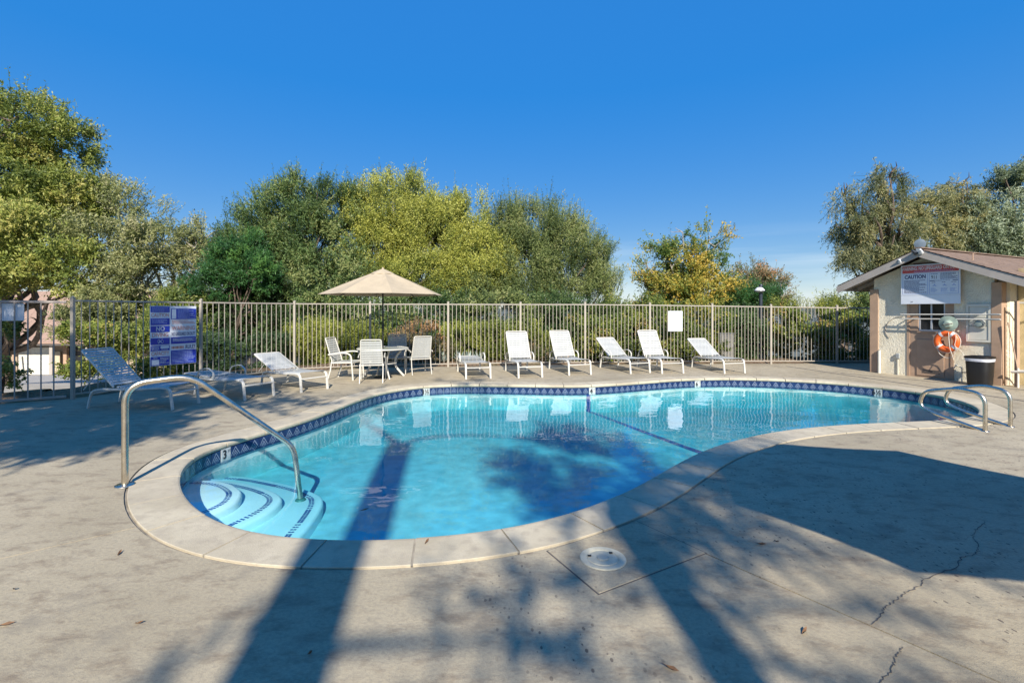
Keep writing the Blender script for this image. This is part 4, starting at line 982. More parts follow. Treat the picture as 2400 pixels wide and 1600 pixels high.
# ------------------------------------------------------------------ foliage
def foliage(blobs, leaf=(.12,.042), sprig=(.5,12), up=.5, out=.8, cover=4.5, seed=1, droop=0.0, spread=.75, box=0.0, shoots=.04, fine=True, origin=Vector((0,0,0))):
    """blobs: (centre Vector, (rx,ry,rz), density, tone). returns vertex array, tone array"""
    r = np.random.default_rng(seed); V = []; T = []
    ll, lw = leaf; sl, per = sprig
    if fine: ll *= .82; lw *= .82; per = int(per*1.25)
    for (c, R, dens, tone) in blobs:
        R = np.array(R); nleaf = 1.45*cover*dens*PI*R[0]*R[2]/(ll*lw*.5); ns = max(3, int(nleaf/per))
        d = r.normal(size=(ns,3)); d /= np.linalg.norm(d, axis=1)[:,None]
        if not box and ns > 60:      # sprigs gather on boughs
            nc = max(8, ns//20); dc = r.normal(size=(nc,3)); dc /= np.linalg.norm(dc, axis=1)[:,None]
            ci = r.integers(0, nc, ns); crad = (1.06-.52*r.random(nc)**1.5); ctone = r.normal(size=nc)*.2
            d = dc[ci]+r.normal(size=(ns,3))*.165; d /= np.linalg.norm(d, axis=1)[:,None]
        else: ci = None
        if box: 
            d = np.sign(d)*np.abs(d)**(1-box); 
            d /= np.max(np.abs(d), axis=1)[:,None]**(box)
        ph_ = r.uniform(0, 6.28, 8); kv = r.normal(size=(8,3))*3.2
        g = sum(np.cos(d@kv[i]+ph_[i]) for i in range(8))/8
        rad = (1-.62*r.random(ns)**1.5)*(1.0+(.42 if not box else .06)*g)
        if ci is not None: rad = np.clip(crad[ci]+r.normal(size=ns)*.09, .15, 1.08)*(1.0+.36*g)
        base = np.array(c)[None,:]+d*R[None,:]*rad[:,None]
        ax = d*out+np.array([0,0,up])[None,:]+r.normal(size=(ns,3))*.35; ax[:,2] -= droop*1.6
        ax /= np.linalg.norm(ax, axis=1)[:,None]
        Ls = sl*r.uniform(.55,1.25,ns)
        if ci is not None and shoots:      # long shoots that break the outline
            sh = (r.random(ns) < shoots) & (d[:,2] > -.1); Ls[sh] *= 1.7
            ax[sh] = ax[sh]*.6+np.array([0,0,.55+up*.4])[None,:]; ax[sh] /= np.linalg.norm(ax[sh], axis=1)[:,None]
        cl = np.clip(tone+g*.35+r.normal(size=ns)*.13, 0, 1)
        if ci is not None: cl = np.clip(cl+ctone[ci], 0, 1)
        t = (np.arange(per)+.5)/per
        P = base[:,None,:]+ax[:,None,:]*(Ls[:,None]*t[None,:])[:,:,None]
        P[:,:,2] -= droop*(t[None,:]**2)*Ls[:,None]*.7
        P = P.reshape(-1,3); A = np.repeat(ax, per, 0); N = len(P)
        P = P+r.normal(size=(N,3))*sl*.045
        ld = A*(1-spread)+r.normal(size=(N,3))*spread*.75; ld[:,2] -= droop*.6
        ld /= np.linalg.norm(ld, axis=1)[:,None]
        sd = np.cross(ld, r.normal(size=(N,3))*.5+np.array([to_sun.x*.75, to_sun.y*.75, .65])); sd /= np.linalg.norm(sd, axis=1)[:,None]+1e-9
        sc = r.uniform(.65,1.3,N)[:,None]
        q = np.stack([P, P+ld*ll*.5*sc+sd*lw*.5*sc, P+ld*ll*sc, P+ld*ll*.5*sc-sd*lw*.5*sc], 1)
        V.append(q.reshape(-1,3)); T.append(np.repeat(np.clip(np.repeat(cl, per)+r.normal(size=N)*.10, 0, 1), 4))
        tw = np.cross(ax, r.normal(size=(ns,3))); tw /= np.linalg.norm(tw, axis=1)[:,None]+1e-9; tw *= .007
        b0 = base-ax*(sl*.35); b1 = base+ax*(Ls*.95)[:,None]; b1[:,2] -= droop*Ls*.65
        V.append(np.stack([b0-tw*1.4, b0+tw*1.4, b1+tw*.5, b1-tw*.5], 1).reshape(-1,3)); T.append(np.full(ns*4, .02))
    return np.concatenate(V)-np.array(origin)[None,:], np.concatenate(T)
def quads_mesh(name, V, T, mat):
    me = bpy.data.meshes.new(name); nv = len(V); nf = nv//4
    me.vertices.add(nv); me.vertices.foreach_set('co', V.astype(np.float32).ravel())
    me.loops.add(nv); me.loops.foreach_set('vertex_index', np.arange(nv, dtype=np.int32))
    me.polygons.add(nf); me.polygons.foreach_set('loop_start', np.arange(0, nv, 4, dtype=np.int32))
    a = me.attributes.new('tone', 'FLOAT', 'POINT'); a.data.foreach_set('value', T.astype(np.float32))
    me.update(calc_edges=True); me.materials.append(mat); return me
def limbs(base, top, r0, targets, seed, twig=0, jitter=.25):
    rr = random.Random(seed); b = MB(); base = Vector(base); top = Vector(top)
    def path(a, c, n, jt):
        L = (c-a).length; return [a.lerp(c, k/n)+Vector((rr.gauss(0,jt), rr.gauss(0,jt), rr.gauss(0,jt*.5)))*L*.12*(1 if 0 < k < n else 0) for k in range(n+1)]
    tr = path(base, top, 5, jitter); b.tube(crom(tr, 3), [r0*(1.15-.55*i/15) for i in range(16)], 9)
    for tg in targets:
        tg = Vector(tg); st = tr[rr.choice([3,4,5])]; p = path(st, tg, 4, .5); m = len(crom(p, 3))
        b.tube(crom(p, 3), [r0*.5*(1-.85*i/(m-1)) for i in range(m)], 6)
        for _ in range(3+twig):
            q = p[rr.choice([1,2,3,4])]; L = (tg-st).length
            e = q+Vector((rr.gauss(0,1), rr.gauss(0,1), abs(rr.gauss(0,.8))+.2)).normalized()*min(L*.5, rr.uniform(.3,.8))
            pp_ = path(q, e, 3, .6); b.tube(pp_, [r0*.22, r0*.15, r0*.09, r0*.03], 5)
    return b
def blob_px(px, py, Y, rx, ry, dens=1.0, tone=.5, dy=None):
    c = at(px, py, Y); k = Y/F_; return (c, (rx*k, (dy if dy else (rx+ry)/2*k), ry*k), dens, tone)
def tree(label, base, blobs, mat, bark, r0, seed, cat='tree', name='tree', group='trees beyond the fence', fork=.45, twig=0, sink=0.0, **kw):
    blobs = [(Vector(c_)-Vector((0,0,sink)), R_, d_, t_) for c_, R_, d_, t_ in blobs]
    base = Vector(base); t = thing(name, label, cat, base, 0, group)
    cs = [Vector(bl[0]) for bl in blobs]; tc = sum(cs, Vector())/len(cs); top = base.lerp(Vector((tc.x, tc.y, tc.z)), fork); 
    rr = random.Random(seed); tg = []
    for c, R, d_, _t in blobs:
        for _ in range(2 if len(blobs) > 5 else 3): tg.append(Vector(c)+Vector((rr.uniform(-.6,.6)*R[0], rr.uniform(-.6,.6)*R[1], rr.uniform(-.5,.7)*R[2])))
    lb = limbs(Vector((0,0,-.1)), top-base, r0, [q-base for q in tg], seed, twig); lb.build('trunk', bark, t, smooth=True, fix=False)
    V, T = foliage(blobs, seed=seed, origin=base, **kw); link('crown', quads_mesh('crown', V, T, mat), None, t)
    return t
def shrub(label, blobs, mat, seed, name='shrub', group='shrubs behind the fence', cat='shrub', stem=True, **kw):
    c = blobs[0][0]; base = Vector((c.x, c.y, 0 if c.y < 18 else -.6)); t = thing(name, label, cat, base, 0, group)
    V, T = foliage(blobs, seed=seed, origin=base, **kw); link('foliage', quads_mesh('foliage', V, T, mat), None, t)
    if stem:
        lb = limbs(Vector((0,0,-.3)), Vector((0,0,.25)), .04, [Vector(bl[0])-base+Vector((random.uniform(-.3,.3)*bl[1][0], 0, .2*bl[1][2])) for bl in blobs for _ in range(2)], seed, 1); lb.build('stems', M['bark'], t, smooth=True, fix=False)
    return t
LM = {}
LM['olive'] = leaf_mat('leaf_olive', [(.030,.045,.012),(.075,.095,.022),(.14,.155,.035),(.21,.19,.06)])
LM['sparse'] = leaf_mat('leaf_sparse', [(.045,.055,.025),(.105,.115,.045),(.165,.165,.07),(.20,.185,.11)])
LM['dark'] = leaf_mat('leaf_dark', [(.010,.022,.009),(.030,.054,.018),(.072,.105,.034),(.14,.15,.055)])
LM['emerald'] = leaf_mat('leaf_emerald', [(.010,.034,.012),(.022,.065,.018),(.06,.125,.03)])
LM['yellow'] = leaf_mat('leaf_yellow', [(.045,.06,.016),(.12,.135,.026),(.21,.205,.04),(.27,.245,.065)])
LM['feather'] = leaf_mat('leaf_feather', [(.016,.028,.012),(.058,.078,.026),(.115,.135,.045),(.17,.17,.075)])
LM['autumn'] = leaf_mat('leaf_autumn', [(.03,.06,.015),(.085,.105,.025),(.19,.155,.028),(.26,.165,.03)])
LM['brown'] = leaf_mat('leaf_brown', [(.04,.05,.022),(.10,.09,.05),(.16,.12,.075),(.24,.11,.04)])
LM['euc'] = leaf_mat('leaf_eucalyptus', [(.03,.04,.022),(.085,.09,.045),(.15,.145,.07),(.20,.165,.065)])
LM['grey'] = leaf_mat('leaf_grey_green', [(.04,.052,.033),(.10,.125,.08),(.19,.21,.14)])
LM['hedge'] = leaf_mat('leaf_hedge', [(.022,.036,.010),(.062,.085,.018),(.13,.145,.03),(.18,.115,.04)])
LM['dhedge'] = leaf_mat('leaf_dark_hedge', [(.012,.024,.012),(.026,.048,.02),(.06,.09,.03)])
LM['juniper'] = leaf_mat('leaf_juniper', [(.035,.05,.011),(.095,.11,.02),(.175,.18,.036)])
LM['dry'] = leaf_mat('leaf_dry', [(.045,.045,.025),(.10,.085,.05),(.17,.12,.07),(.22,.11,.05)])
LM['shade'] = LM['olive']

# big broadleaf at far left
tree('tall dense olive green tree at the far left of the fence', (-21,20,-2.2),
     [blob_px(30,300,19,110,75,1,.5), blob_px(150,335,19.5,62,62,1,.45), blob_px(50,440,18.5,140,70,1,.55), blob_px(170,480,19,75,60,1,.5), blob_px(-60,420,19,150,150,1,.4),
      blob_px(60,580,17,130,75,1.05,.62), blob_px(150,640,16.5,70,55,.9,.6), blob_px(-60,620,17,120,90,1,.5), blob_px(40,500,19,170,50,.5,.3)],
     LM['olive'], M['bark'], .28, 11, leaf=(.15,.055), sprig=(.55,14), up=.35, cover=4.6)
tree('broad olive tree past the gate, outside the left of the frame', (-27,13,-2.4),
     [(Vector((-27,13,3.0)), (3.2,2.6,2.2), .8, .5), (Vector((-28.5,11,1.2)), (2.6,2.4,1.8), .8, .45), (Vector((-26,15,1.0)), (2.4,2.2,1.8), .8, .55)], LM['olive'], M['bark'], .24, 31, leaf=(.17,.06), sprig=(.55,12), up=.35, cover=3.6)
tree('dark leafy tree past the gate, farthest outside the left of the frame', (-24,5,-2.2),
     [(Vector((-24,5,2.6)), (3.0,2.6,2.2), .8, .4), (Vector((-25,3,.8)), (2.4,2.2,1.8), .8, .4)], LM['dark'], M['bark'], .22, 32, leaf=(.17,.06), sprig=(.55,12), up=.5, cover=3.4)
tree('sparse greyish tree with bare pale twigs behind the blue sign', (-12.5,19,-1.6),
     [blob_px(270,510,19,95,60,.75,.45), blob_px(370,575,18.5,85,65,.75,.5), blob_px(450,615,19,65,60,.6,.5), blob_px(260,590,18,110,70,.7,.55), blob_px(350,660,18,120,50,.75,.6), blob_px(250,680,17,80,40,.7,.55), blob_px(470,560,19,40,60,.4,.6), blob_px(215,450,19.5,45,40,.6,.4)],
     LM['sparse'], M['bark_grey'], .17, 12, leaf=(.12,.045), sprig=(.5,11), up=.35, cover=3.0, twig=5)
tree('saturated emerald green tree patch left of the dark tree', (-10.0,17.5,-.8),
     [blob_px(545,625,17.3,62,50,1,.4), blob_px(600,650,17.1,45,40,1,.6), blob_px(520,680,17.3,60,40,1,.35), blob_px(580,600,17.4,40,35,.9,.5)], LM['emerald'], M['bark'], .10, 13, leaf=(.13,.03), sprig=(.4,14), up=.5, cover=5)
tree('dark green bushy tree left of the umbrella', (-8.2,20,-1.2),
     [blob_px(690,510,20,100,70,1,.45), blob_px(620,570,19.5,90,60,.9,.35), blob_px(740,580,19.5,95,80,1,.55), blob_px(650,650,19,130,60,1,.35), blob_px(780,660,18.5,90,55,1,.6), blob_px(710,440,20,60,40,.75,.5), blob_px(780,480,20,55,60,.8,.5), blob_px(560,540,19.5,45,50,.5,.2)],
     LM['dark'], M['bark'], .20, 14, sink=0.32, leaf=(.14,.036), sprig=(.65,15), up=.85, out=.7, cover=4.3)
tree('tall yellow green tree directly above the umbrella', (-5.6,21,-1.4),
     [blob_px(930,500,21,100,80,.95,.55), blob_px(1000,560,20.5,85,80,1,.6), blob_px(880,580,20.5,70,80,.85,.6), blob_px(840,450,21,50,45,.35,.35), blob_px(930,430,21,55,40,.5,.35), blob_px(960,640,20,110,55,1,.4), blob_px(1010,500,21,60,50,.9,.65)],
     LM['yellow'], M['bark_grey'], .19, 15, sink=0.3, leaf=(.11,.034), sprig=(.6,13), up=.95, out=.55, cover=3.9)
tree('olive tree between the yellow tree and the feathery tree', (-2.2,21,-1.4),
     [blob_px(1100,530,21,62,62,.8,.55), blob_px(1120,590,20.5,75,60,.9,.5), blob_px(1090,650,20,85,50,.95,.5), blob_px(1070,480,21,28,38,.45,.3), blob_px(1150,640,20,70,50,.9,.45)],
     LM['yellow'], M['bark'], .14, 16, sink=0.25, leaf=(.12,.034), sprig=(.6,13), up=.95, out=.5, cover=3.8)
tree('wide feathery grey green tree above the upright loungers', (1.6,21,-1.4),
     [blob_px(1250,540,21,95,60,.9,.5), blob_px(1340,570,20.8,70,55,.85,.5), blob_px(1230,610,20.5,95,60,1,.55), blob_px(1330,640,20.3,90,50,.9,.45), blob_px(1200,680,20,110,40,.9,.35), blob_px(1390,590,20.6,32,50,.5,.5), blob_px(1420,680,20.3,55,40,.6,.6), blob_px(1180,520,21,40,45,.6,.45)],
     LM['feather'], M['bark'], .17, 17, sink=0.25, leaf=(.14,.026), sprig=(.75,17), up=1.15, out=.5, cover=3.9)
tree('loose autumn tree with orange yellow leaves right of centre', (6.9,19.5,-1.2),
     [blob_px(1590,640,19.5,80,42,.95,.75), blob_px(1650,670,19.3,75,45,.95,.7), blob_px(1560,690,19.3,70,40,.8,.7), blob_px(1600,590,19.5,60,40,.7,.35), blob_px(1570,550,19.6,45,35,.35,.3), blob_px(1660,560,19.6,45,40,.35,.2), blob_px(1690,620,19.4,40,40,.6,.2), blob_px(1520,620,19.6,30,35,.3,.4), blob_px(1625,690,18.8,90,35,.9,.6)],
     LM['autumn'], M['bark_grey'], .13, 18, sink=0.2, leaf=(.13,.055), sprig=(.5,10), up=.4, cover=3.4, twig=4)
tree('small round brownish tree behind the lamp post', (11.0,22.5,-1.6),
     [blob_px(1790,680,22.5,55,42,.8,.5), blob_px(1755,670,22.8,45,45,.8,.4), blob_px(1820,700,22.3,35,35,.7,.6), blob_px(1740,710,22.3,50,30,.9,.2)], LM['brown'], M['bark_grey'], .12, 19, leaf=(.12,.04), sprig=(.45,11), up=.4, cover=3.6, twig=2)
tree('dark green conifer tuft behind the lamp post base', (9.7,18.5,-.8),
     [blob_px(1750,705,18.4,45,28,1,.3), blob_px(1800,715,18.3,40,28,.9,.35)], LM['emerald'], M['bark'], .07, 20, leaf=(.15,.02), sprig=(.5,16), up=1.2, out=.5, cover=4.5)
tree('tall eucalyptus with drooping leaves behind the pump house', (15.8,20.5,-1.2),
     [blob_px(2050,470,20.5,50,43,0.72,0.5), blob_px(2080,420,20.5,38,36,0.68,0.35), blob_px(2000,510,20.5,42,47,0.64,0.5), blob_px(2060,550,20,71,52,0.77,0.5), blob_px(2110,520,20.3,46,47,0.77,0.65), blob_px(2020,600,20,50,39,0.59,0.3), blob_px(2090,610,20,50,34,0.68,0.5), blob_px(1975,470,20.7,24,33,0.34,0.6), blob_px(2130,600,20,38,43,0.77,0.6)],
     LM['euc'], M['bark'], .24, 21, leaf=(.17,.032), sprig=(.6,14), up=.1, out=.6, droop=.55, cover=3.9, fork=.6)
tree('rounded eucalyptus rising above the roof ridge', (18.8,21.5,-1.2),
     [blob_px(2230,470,21.5,59,43,0.77,0.55), blob_px(2180,500,21.3,46,43,0.77,0.5), blob_px(2270,520,21.3,55,52,0.77,0.5), blob_px(2210,560,21,71,43,0.85,0.55), blob_px(2260,440,21.7,29,26,0.51,0.5), blob_px(2160,570,21,42,39,0.77,0.65)],
     LM['euc'], M['bark'], .22, 22, leaf=(.15,.034), sprig=(.5,14), up=.25, out=.7, droop=.35, cover=4.2, fork=.6)
tree('grey green tree at the far right behind the roof', (21.6,21,-1.2),
     [blob_px(2330,560,20.5,75,70,1.05,.55), blob_px(2390,520,21,60,60,1,.45), blob_px(2360,440,21.5,40,40,.75,.15), blob_px(2420,430,21.5,50,55,.9,.1), blob_px(2300,620,20.3,70,40,1,.6), blob_px(2420,600,20.5,70,70,1,.5)],
     LM['grey'], M['bark'], .22, 23, leaf=(.15,.05), sprig=(.5,13), up=.3, cover=4.6, fork=.6)
tree('small dark tree just left of the pump house eave', (13.4,20,-1.4),
     [blob_px(1990,715,20,40,22,.85,.35), blob_px(2030,710,20,35,28,.85,.4), blob_px(1960,725,20,25,18,.7,.4)], LM['dark'], M['bark'], .09, 24, leaf=(.13,.045), sprig=(.4,11), up=.4, cover=4)
# backing thicket low behind the fence: separate evergreen bushes one can tell apart
rows_ = [(215,725,15.8,60,40,'sparse',.45,'loose grey green bush in front of the far roof'), (420,735,16.6,60,45,'olive',.35,'shaded olive bush right of the blue sign'), (500,745,17.6,75,55,'dhedge',.5,'dark evergreen bush behind the gap after the blue sign'),
         (620,735,18.2,90,55,'dark',.3,'dark bush below the dark tree'),
         (760,740,18.2,85,55,'dark',.35,'dark bush behind the fence left of the umbrella pole'),
         (900,745,17.8,80,50,'dark',.55,'leafy bush straight behind the umbrella pole'),
         (1040,745,18.2,85,55,'dark',.35,'dark bush behind the right hand patio chair'),
         (1170,750,17.8,85,55,'feather',.35,'grey green bush behind the steep lounger'),
         (1310,750,18.0,85,55,'dark',.35,'dark bush behind the second steep lounger'),
         (1430,760,17.2,80,50,'hedge',.35,'light leafy bush behind the half lowered lounger'),
         (1545,770,17.0,75,60,'hedge',.3,'bright leafy bush behind the printed notice'),
         (1640,775,17.0,60,55,'autumn',.35,'yellowing bush right of the printed notice'),
         (1730,780,17.4,60,55,'dhedge',.7,'dark bush behind the metal cabinet'),
         (330,760,17.2,90,40,'olive',.25,'low shaded bush behind the trimmed hedge')]
for k, (px, py, Y, rx, ry, lmk, tn, lab) in enumerate(rows_):
    shrub(lab, [blob_px(px, py, Y, rx, ry, 1, tn, .9), blob_px(px+rx*.3, py+ry*.9, Y-.2, rx*.8, ry*.8, .9, tn-.05, .8), blob_px(px-rx*.4, py+ry*.8, Y-.1, rx*.7, ry*.8, .9, tn, .8)], LM[lmk], 60+k, name='bush', cat='bush', leaf=(.11,.042), sprig=(.35,11), up=.5, cover=4.2)
# hedges and low shrubs right behind the pickets
shrub('trimmed light green hedge with copper tips behind the raised lounger', [blob_px(300,822,12.6,118,58,1.15,.5,.55)], LM['hedge'], 80, name='hedge', cat='hedge', box=.75, leaf=(.075,.045), sprig=(.18,8), up=.5, cover=4.6, stem=False)
shrub('clipped dark hedge behind the fence left of the table', [blob_px(575,838,14.8,108,52,1.15,.45,.5)], LM['dhedge'], 81, name='hedge', cat='hedge', box=.75, leaf=(.07,.035), sprig=(.16,8), up=.5, cover=4.8, stem=False)
shrub('mounded yellow green juniper behind the table on the left', [blob_px(735,800,15.6,62,38,1.1,.7,.6), blob_px(790,815,15.5,60,45,1.0,.55,.6), blob_px(720,835,15.4,45,35,1,.25,.5)], LM['juniper'], 82, leaf=(.09,.02), sprig=(.28,14), up=.9, cover=4.6)
shrub('spreading juniper behind the patio chairs', [blob_px(850,800,15.9,55,32,1,.65,.6), blob_px(870,835,15.7,70,35,1,.3,.5)], LM['juniper'], 83, leaf=(.09,.02), sprig=(.28,14), up=.9, cover=4.4)
shrub('dry orange brown shrub behind the right hand patio chair', [blob_px(985,790,16.0,48,28,.9,.75,.5), blob_px(950,825,15.8,55,40,.9,.35,.5), blob_px(1030,830,15.8,40,35,.8,.3,.5)], LM['dry'], 84, leaf=(.08,.025), sprig=(.28,11), up=.8, cover=3.6)
shrub('mixed green and rust shrub behind the flat sunlit lounger', [blob_px(1090,805,16.2,50,45,1,.45,.6), blob_px(1150,810,16.0,45,45,1,.4,.6)], LM['juniper'], 85, leaf=(.09,.03), sprig=(.28,12), up=.8, cover=4.2)
shrub('low green shrub between the two steep loungers', [blob_px(1240,800,16.2,50,45,1,.55,.6), blob_px(1270,835,15.9,45,28,.9,.2,.5)], LM['juniper'], 86, leaf=(.09,.03), sprig=(.28,12), up=.8, cover=4.2)
shrub('reddish low shrub beside the second steep lounger', [blob_px(1250,835,15.7,28,22,.9,.2,.4), blob_px(1300,838,15.7,30,20,.8,.3,.4)], LM['dry'], 87, leaf=(.07,.025), sprig=(.22,10), up=.7, cover=3.4)
shrub('broad glossy shrub behind the half lowered lounger', [blob_px(1380,800,16.2,60,48,1,.45,.7), blob_px(1450,800,16.1,60,50,1.05,.4,.7), blob_px(1410,835,15.9,60,25,.9,.2,.5)], LM['hedge'], 88, leaf=(.09,.045), sprig=(.26,10), up=.5, cover=4.4)
shrub('broad leafy shrub under the printed notice', [blob_px(1560,805,16.1,62,50,1,.45,.7), blob_px(1640,815,16.1,50,45,.9,.4,.6)], LM['hedge'], 89, leaf=(.09,.045), sprig=(.26,10), up=.5, cover=4.2)
shrub('dark shrub below the lamp post', [blob_px(1760,800,17.0,45,50,1.05,.3,.6), blob_px(1720,770,17.2,40,40,.9,.5,.6)], LM['dhedge'], 90, leaf=(.09,.04), sprig=(.28,10), up=.5, cover=4.4)
shrub('ivy covered mound behind the fence before the pump house', [blob_px(1880,795,16.8,70,52,1.1,.5,.7), blob_px(1970,800,16.7,60,55,1.1,.45,.7), blob_px(1840,765,17.2,45,38,.9,.55,.6), blob_px(1930,750,17.2,60,25,.9,.6,.6), blob_px(2030,780,16.9,50,55,1,.4,.6)], LM['hedge'], 91, name='ivy_mound', leaf=(.085,.06), sprig=(.22,9), up=.45, cover=4.4, stem=False)
shrub('pale feathery weeds topping the ivy mound', [blob_px(1900,725,17.6,55,14,.5,.7,.4), blob_px(1960,722,17.6,40,14,.5,.6,.4), blob_px(1830,728,17.6,30,14,.5,.6,.4)], LM['juniper'], 92, leaf=(.12,.02), sprig=(.45,12), up=1.3, out=.3, cover=3.0, stem=False)
shrub('green shrub against the gate at the left edge', [blob_px(5,790,9.6,22,70,1.0,.35,.3), blob_px(8,880,9.4,24,40,.9,.6,.3)], LM['olive'], 93, leaf=(.08,.04), sprig=(.2,9), up=.4, cover=4.2)
# agaves
AG = MB()
for k in range(26):
    a = k*2.4; tlt = .35+.75*(k/26); d = Vector((math.cos(a)*math.sin(tlt), math.sin(a)*math.sin(tlt), math.cos(tlt))); s = Vector((-math.sin(a), math.cos(a), 0)); L = .42-.12*(k/26)
    p = [d*.02-s*.02, d*.02+s*.02, d*L*.5+s*.032+Vector((0,0,-.01)), d*L, d*L*.5-s*.032+Vector((0,0,-.01)), d*L*.5+Vector((0,0,-.03))]
    AG.add(p, [(0,1,5),(1,2,5),(2,3,5),(3,4,5),(4,0,5)])
agm = AG.mesh('leaves'); agm.materials.append(simple('agave_blue', (.26,.33,.29), .6))
for k, (px, lab) in enumerate(((1078,'pale blue agave behind the flat lounger, nearest its left arm'), (1100,'pale blue agave in the middle behind the flat lounger'), (1122,'pale blue agave behind the flat lounger, nearest its right arm'), (1040,'pale agave behind the right hand patio chair'))):
    p = at(px, 850, 15.35); p.z = .03; t = thing('agave', lab, 'agave', p, k*1.3, 'agaves behind the fence'); link('rosette', agm, None, t)

# ------------------------------------------------------------------ trees standing behind the viewer whose shade lies on deck and pool
sdir = Vector((-to_sun.x, -to_sun.y, 0)).normalized(); cot = 1/math.tan(SUN_EL)
def caster(xs, ys, h): q = Vector((xs, ys, 0))-sdir*h*cot; return Vector((q.x, q.y, h))
def shade_tree(label, base, top, r0, boughs, seed, **kw):
    base = Vector(base); t = thing('shade_tree', label, 'tree', base, 0, 'trees behind the viewer'); b = MB(); rr = random.Random(seed)
    tp = Vector(top); b.tube(crom([Vector((0,0,-.2)), (tp-base)*.35+Vector((.05,0,0)), (tp-base)*.7+Vector((-.04,0,0)), tp-base], 4), [r0*(1.12-.25*i/12) for i in range(13)], 12)
    for pts, ra in boughs.get('limbs', []):
        pts = [Vector(p)-base for p in pts]; c = crom(pts, 5); b.tube(c, [ra*(1-.7*i/(len(c)-1)) for i in range(len(c))], 8)
    b.build('trunk', M['bark'], t, smooth=True, fix=False)
    V, T = foliage(boughs['blobs'], seed=seed, origin=base, **kw); link('crown', quads_mesh('crown', V, T, LM['olive']), None, t)
A0 = caster(-1.06,2.18,6.6); atop = caster(-1.74,7.2,10.0)
shade_tree('big tree behind the viewer whose trunk shadow crosses the pool', (A0.x+.1, A0.y+.3, 0), atop, .25,
    {'limbs': [([atop, caster(-1.4,7.7,10.6), caster(-.5,7.9,11.0), caster(.8,7.4,11.4), caster(1.8,6.6,11.8)], .05), ([atop, caster(-2.2,8.0,10.8), caster(-2.8,8.9,11.4)], .10), ([caster(-1.1,2.4,6.8), caster(-.4,2.45,7.2), caster(.4,2.5,7.6)], .05)],
     'blobs': [(caster(1.2,6.3,11.4), (1.2,1.0,.8), 1.0, .5), (caster(.3,6.2,11.0), (.6,.6,.4), .6, .5), (caster(2.1,6.0,11.2), (.9,.8,.7), 1.0, .5), (caster(1.2,5.2,10.8), (.9,.6,.5), .9, .5), (caster(-2.8,9.6,11.4), (.5,.4,.3), .4, .5),
               (caster(.35,2.6,7.6), (.5,.45,.35), .6, .5), (caster(-.1,1.95,7.2), (.5,.5,.35), .6, .5), (caster(-1.75,2.25,7.4), (.3,.25,.2), .35, .5), (caster(-1.0,11.3,11.6), (.7,.4,.3), .4, .5)]},
    101, leaf=(.16,.06), sprig=(.5,11), up=.3, cover=1.7)
B0 = caster(.80,2.9,6.6); btop = caster(.86,3.9,7.6)
shade_tree('second tree behind the viewer shading the near coping', (B0.x, B0.y, 0), btop, .15,
    {'limbs': [([btop, caster(1.0,4.6,8.2), caster(1.5,5.0,8.8)], .14), ([btop, caster(.9,4.4,8.0), caster(.7,5.2,8.8)], .1), ([caster(.95,2.6,6.6), caster(1.5,2.75,7.0), caster(2.3,2.6,7.4)], .04), ([caster(.95,2.4,6.2), caster(1.5,2.2,6.8), caster(2.2,2.0,7.2)], .04), ([caster(1.0,3.2,7.0), caster(1.22,2.7,7.0), caster(1.3,2.1,6.8)], .05), ([caster(1.0,3.3,7.2), caster(1.5,3.5,7.5), caster(2.0,3.3,7.8)], .03)],
     'blobs': [(caster(1.25,4.75,8.4), (.75,.5,.5), 1.3, .5), (caster(1.9,5.4,9.0), (.5,.4,.4), .9, .5), (caster(.9,5.1,8.8), (.8,.5,.4), .8, .5), (caster(1.45,3.75,7.7), (.4,.35,.3), .7, .5), (caster(1.6,4.3,8.1), (.5,.4,.4), .8, .5),
               (caster(2.2,2.75,7.4), (.7,.2,.25), .16, .5), (caster(1.8,2.2,7.2), (.5,.2,.25), .14, .5), (caster(2.7,2.3,7.4), (.4,.2,.2), .14, .5)]},
    102, leaf=(.2,.045), sprig=(.6,10), up=.1, droop=.3, cover=1.5)
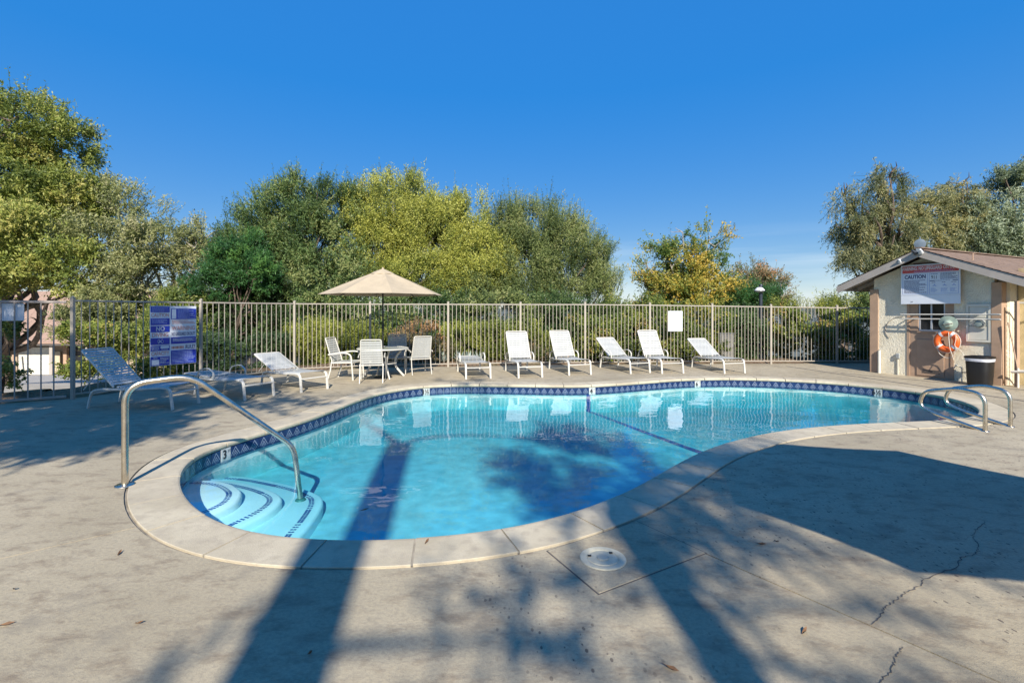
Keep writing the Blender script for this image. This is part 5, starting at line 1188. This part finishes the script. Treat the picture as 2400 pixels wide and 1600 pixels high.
shade_tree('broad tree behind the viewer shading the deck by the loungers', (-5.6,-3.0,0), caster(-6.6,6.4,5.6), .2,
    {'limbs': [([Vector((-5.5,-2.6,3)), caster(-7.2,7.0,6.4), caster(-8.4,8.0,7.0)], .12), ([Vector((-5.5,-2.6,3.2)), caster(-5.6,7.5,6.6), caster(-4.8,9.0,7.2)], .1)],
     'blobs': [(caster(-7.4,7.6,6.6), (1.9,1.3,.9), 2.0, .5), (caster(-5.7,7.8,6.6), (1.3,1.0,.8), .75, .5), (caster(-7.7,12.2,9.0), (1.0,.8,.9), 1.3, .5), (caster(-8.9,11.2,8.6), (.9,.8,.8), 1.2, .5), (caster(-6.6,9.4,7.4), (1.5,1.0,.8), .8, .5), (caster(-6.4,6.3,5.8), (1.6,.9,.6), 1.7, .5), (caster(-8.2,9.2,7.4), (1.4,.9,.8), 1.0, .5), (caster(-5.2,9.4,7.4), (.9,.7,.6), .7, .5), (caster(-4.0,8.6,7.0), (.7,.5,.4), .4, .5), (caster(-5.0,6.6,6.2), (.6,.4,.4), .4, .5), (caster(-6.8,4.9,5.4), (.8,.4,.3), .4, .5), (caster(-9.8,10.0,7.6), (1.4,1.2,.9), 1.0, .5)]},
    103, leaf=(.16,.07), sprig=(.5,11), up=.3, cover=2.6)

# ------------------------------------------------------------------ fallen leaves
LF = MB(); LF.add([(-.05,0,.004),(-.02,-.011,.010),(.02,-.010,.006),(.055,0,.014),(.02,.010,.012),(-.02,.011,.004),(0,0,.002)], [(0,1,6),(1,2,6),(2,3,6),(3,4,6),(4,5,6),(5,0,6)])
lfm = LF.mesh('fallen_leaf', fix=False); lfm.materials.append(M['dryleaf'])
for k, (px, py, lab) in enumerate(((325,1462,'curled brown leaf on the deck left of the trunk shadow'), (280,1298,'pale brown leaf on the deck below the coping at left'), (10,1466,'brown leaf at the left edge of the deck'), (33,1382,'small dark leaf near the left edge of the deck'), (1000,1275,'orange leaf lying on the near coping'), (1783,1276,'brown leaf in the shaded deck right of the skimmer'), (1820,1270,'reddish leaf beside another in the shaded deck'), (1885,1482,'tan leaf on the sunlit deck near the crack'), (1570,1567,'dark curled leaf at the bottom of the deck'), (726,1533,'small leaf inside the trunk shadow'))):
    o = link('fallen_leaf', lfm, None); q = gp(px, py); o.location = (q.x, q.y, .013 if k == 4 else .001); o.rotation_euler = (0,0,k*1.9); s = .45+.2*(k % 3); o.scale = (s, s, 1.3); tag(o, lab, 'leaf', 'fallen leaves on the deck')
o = link('floating_leaf', lfm, None); q = gp(851,1196,-.16); o.location = q; o.rotation_euler = (0,0,.5); tag(o, 'small greenish leaf floating on the pool near the steps', 'leaf')
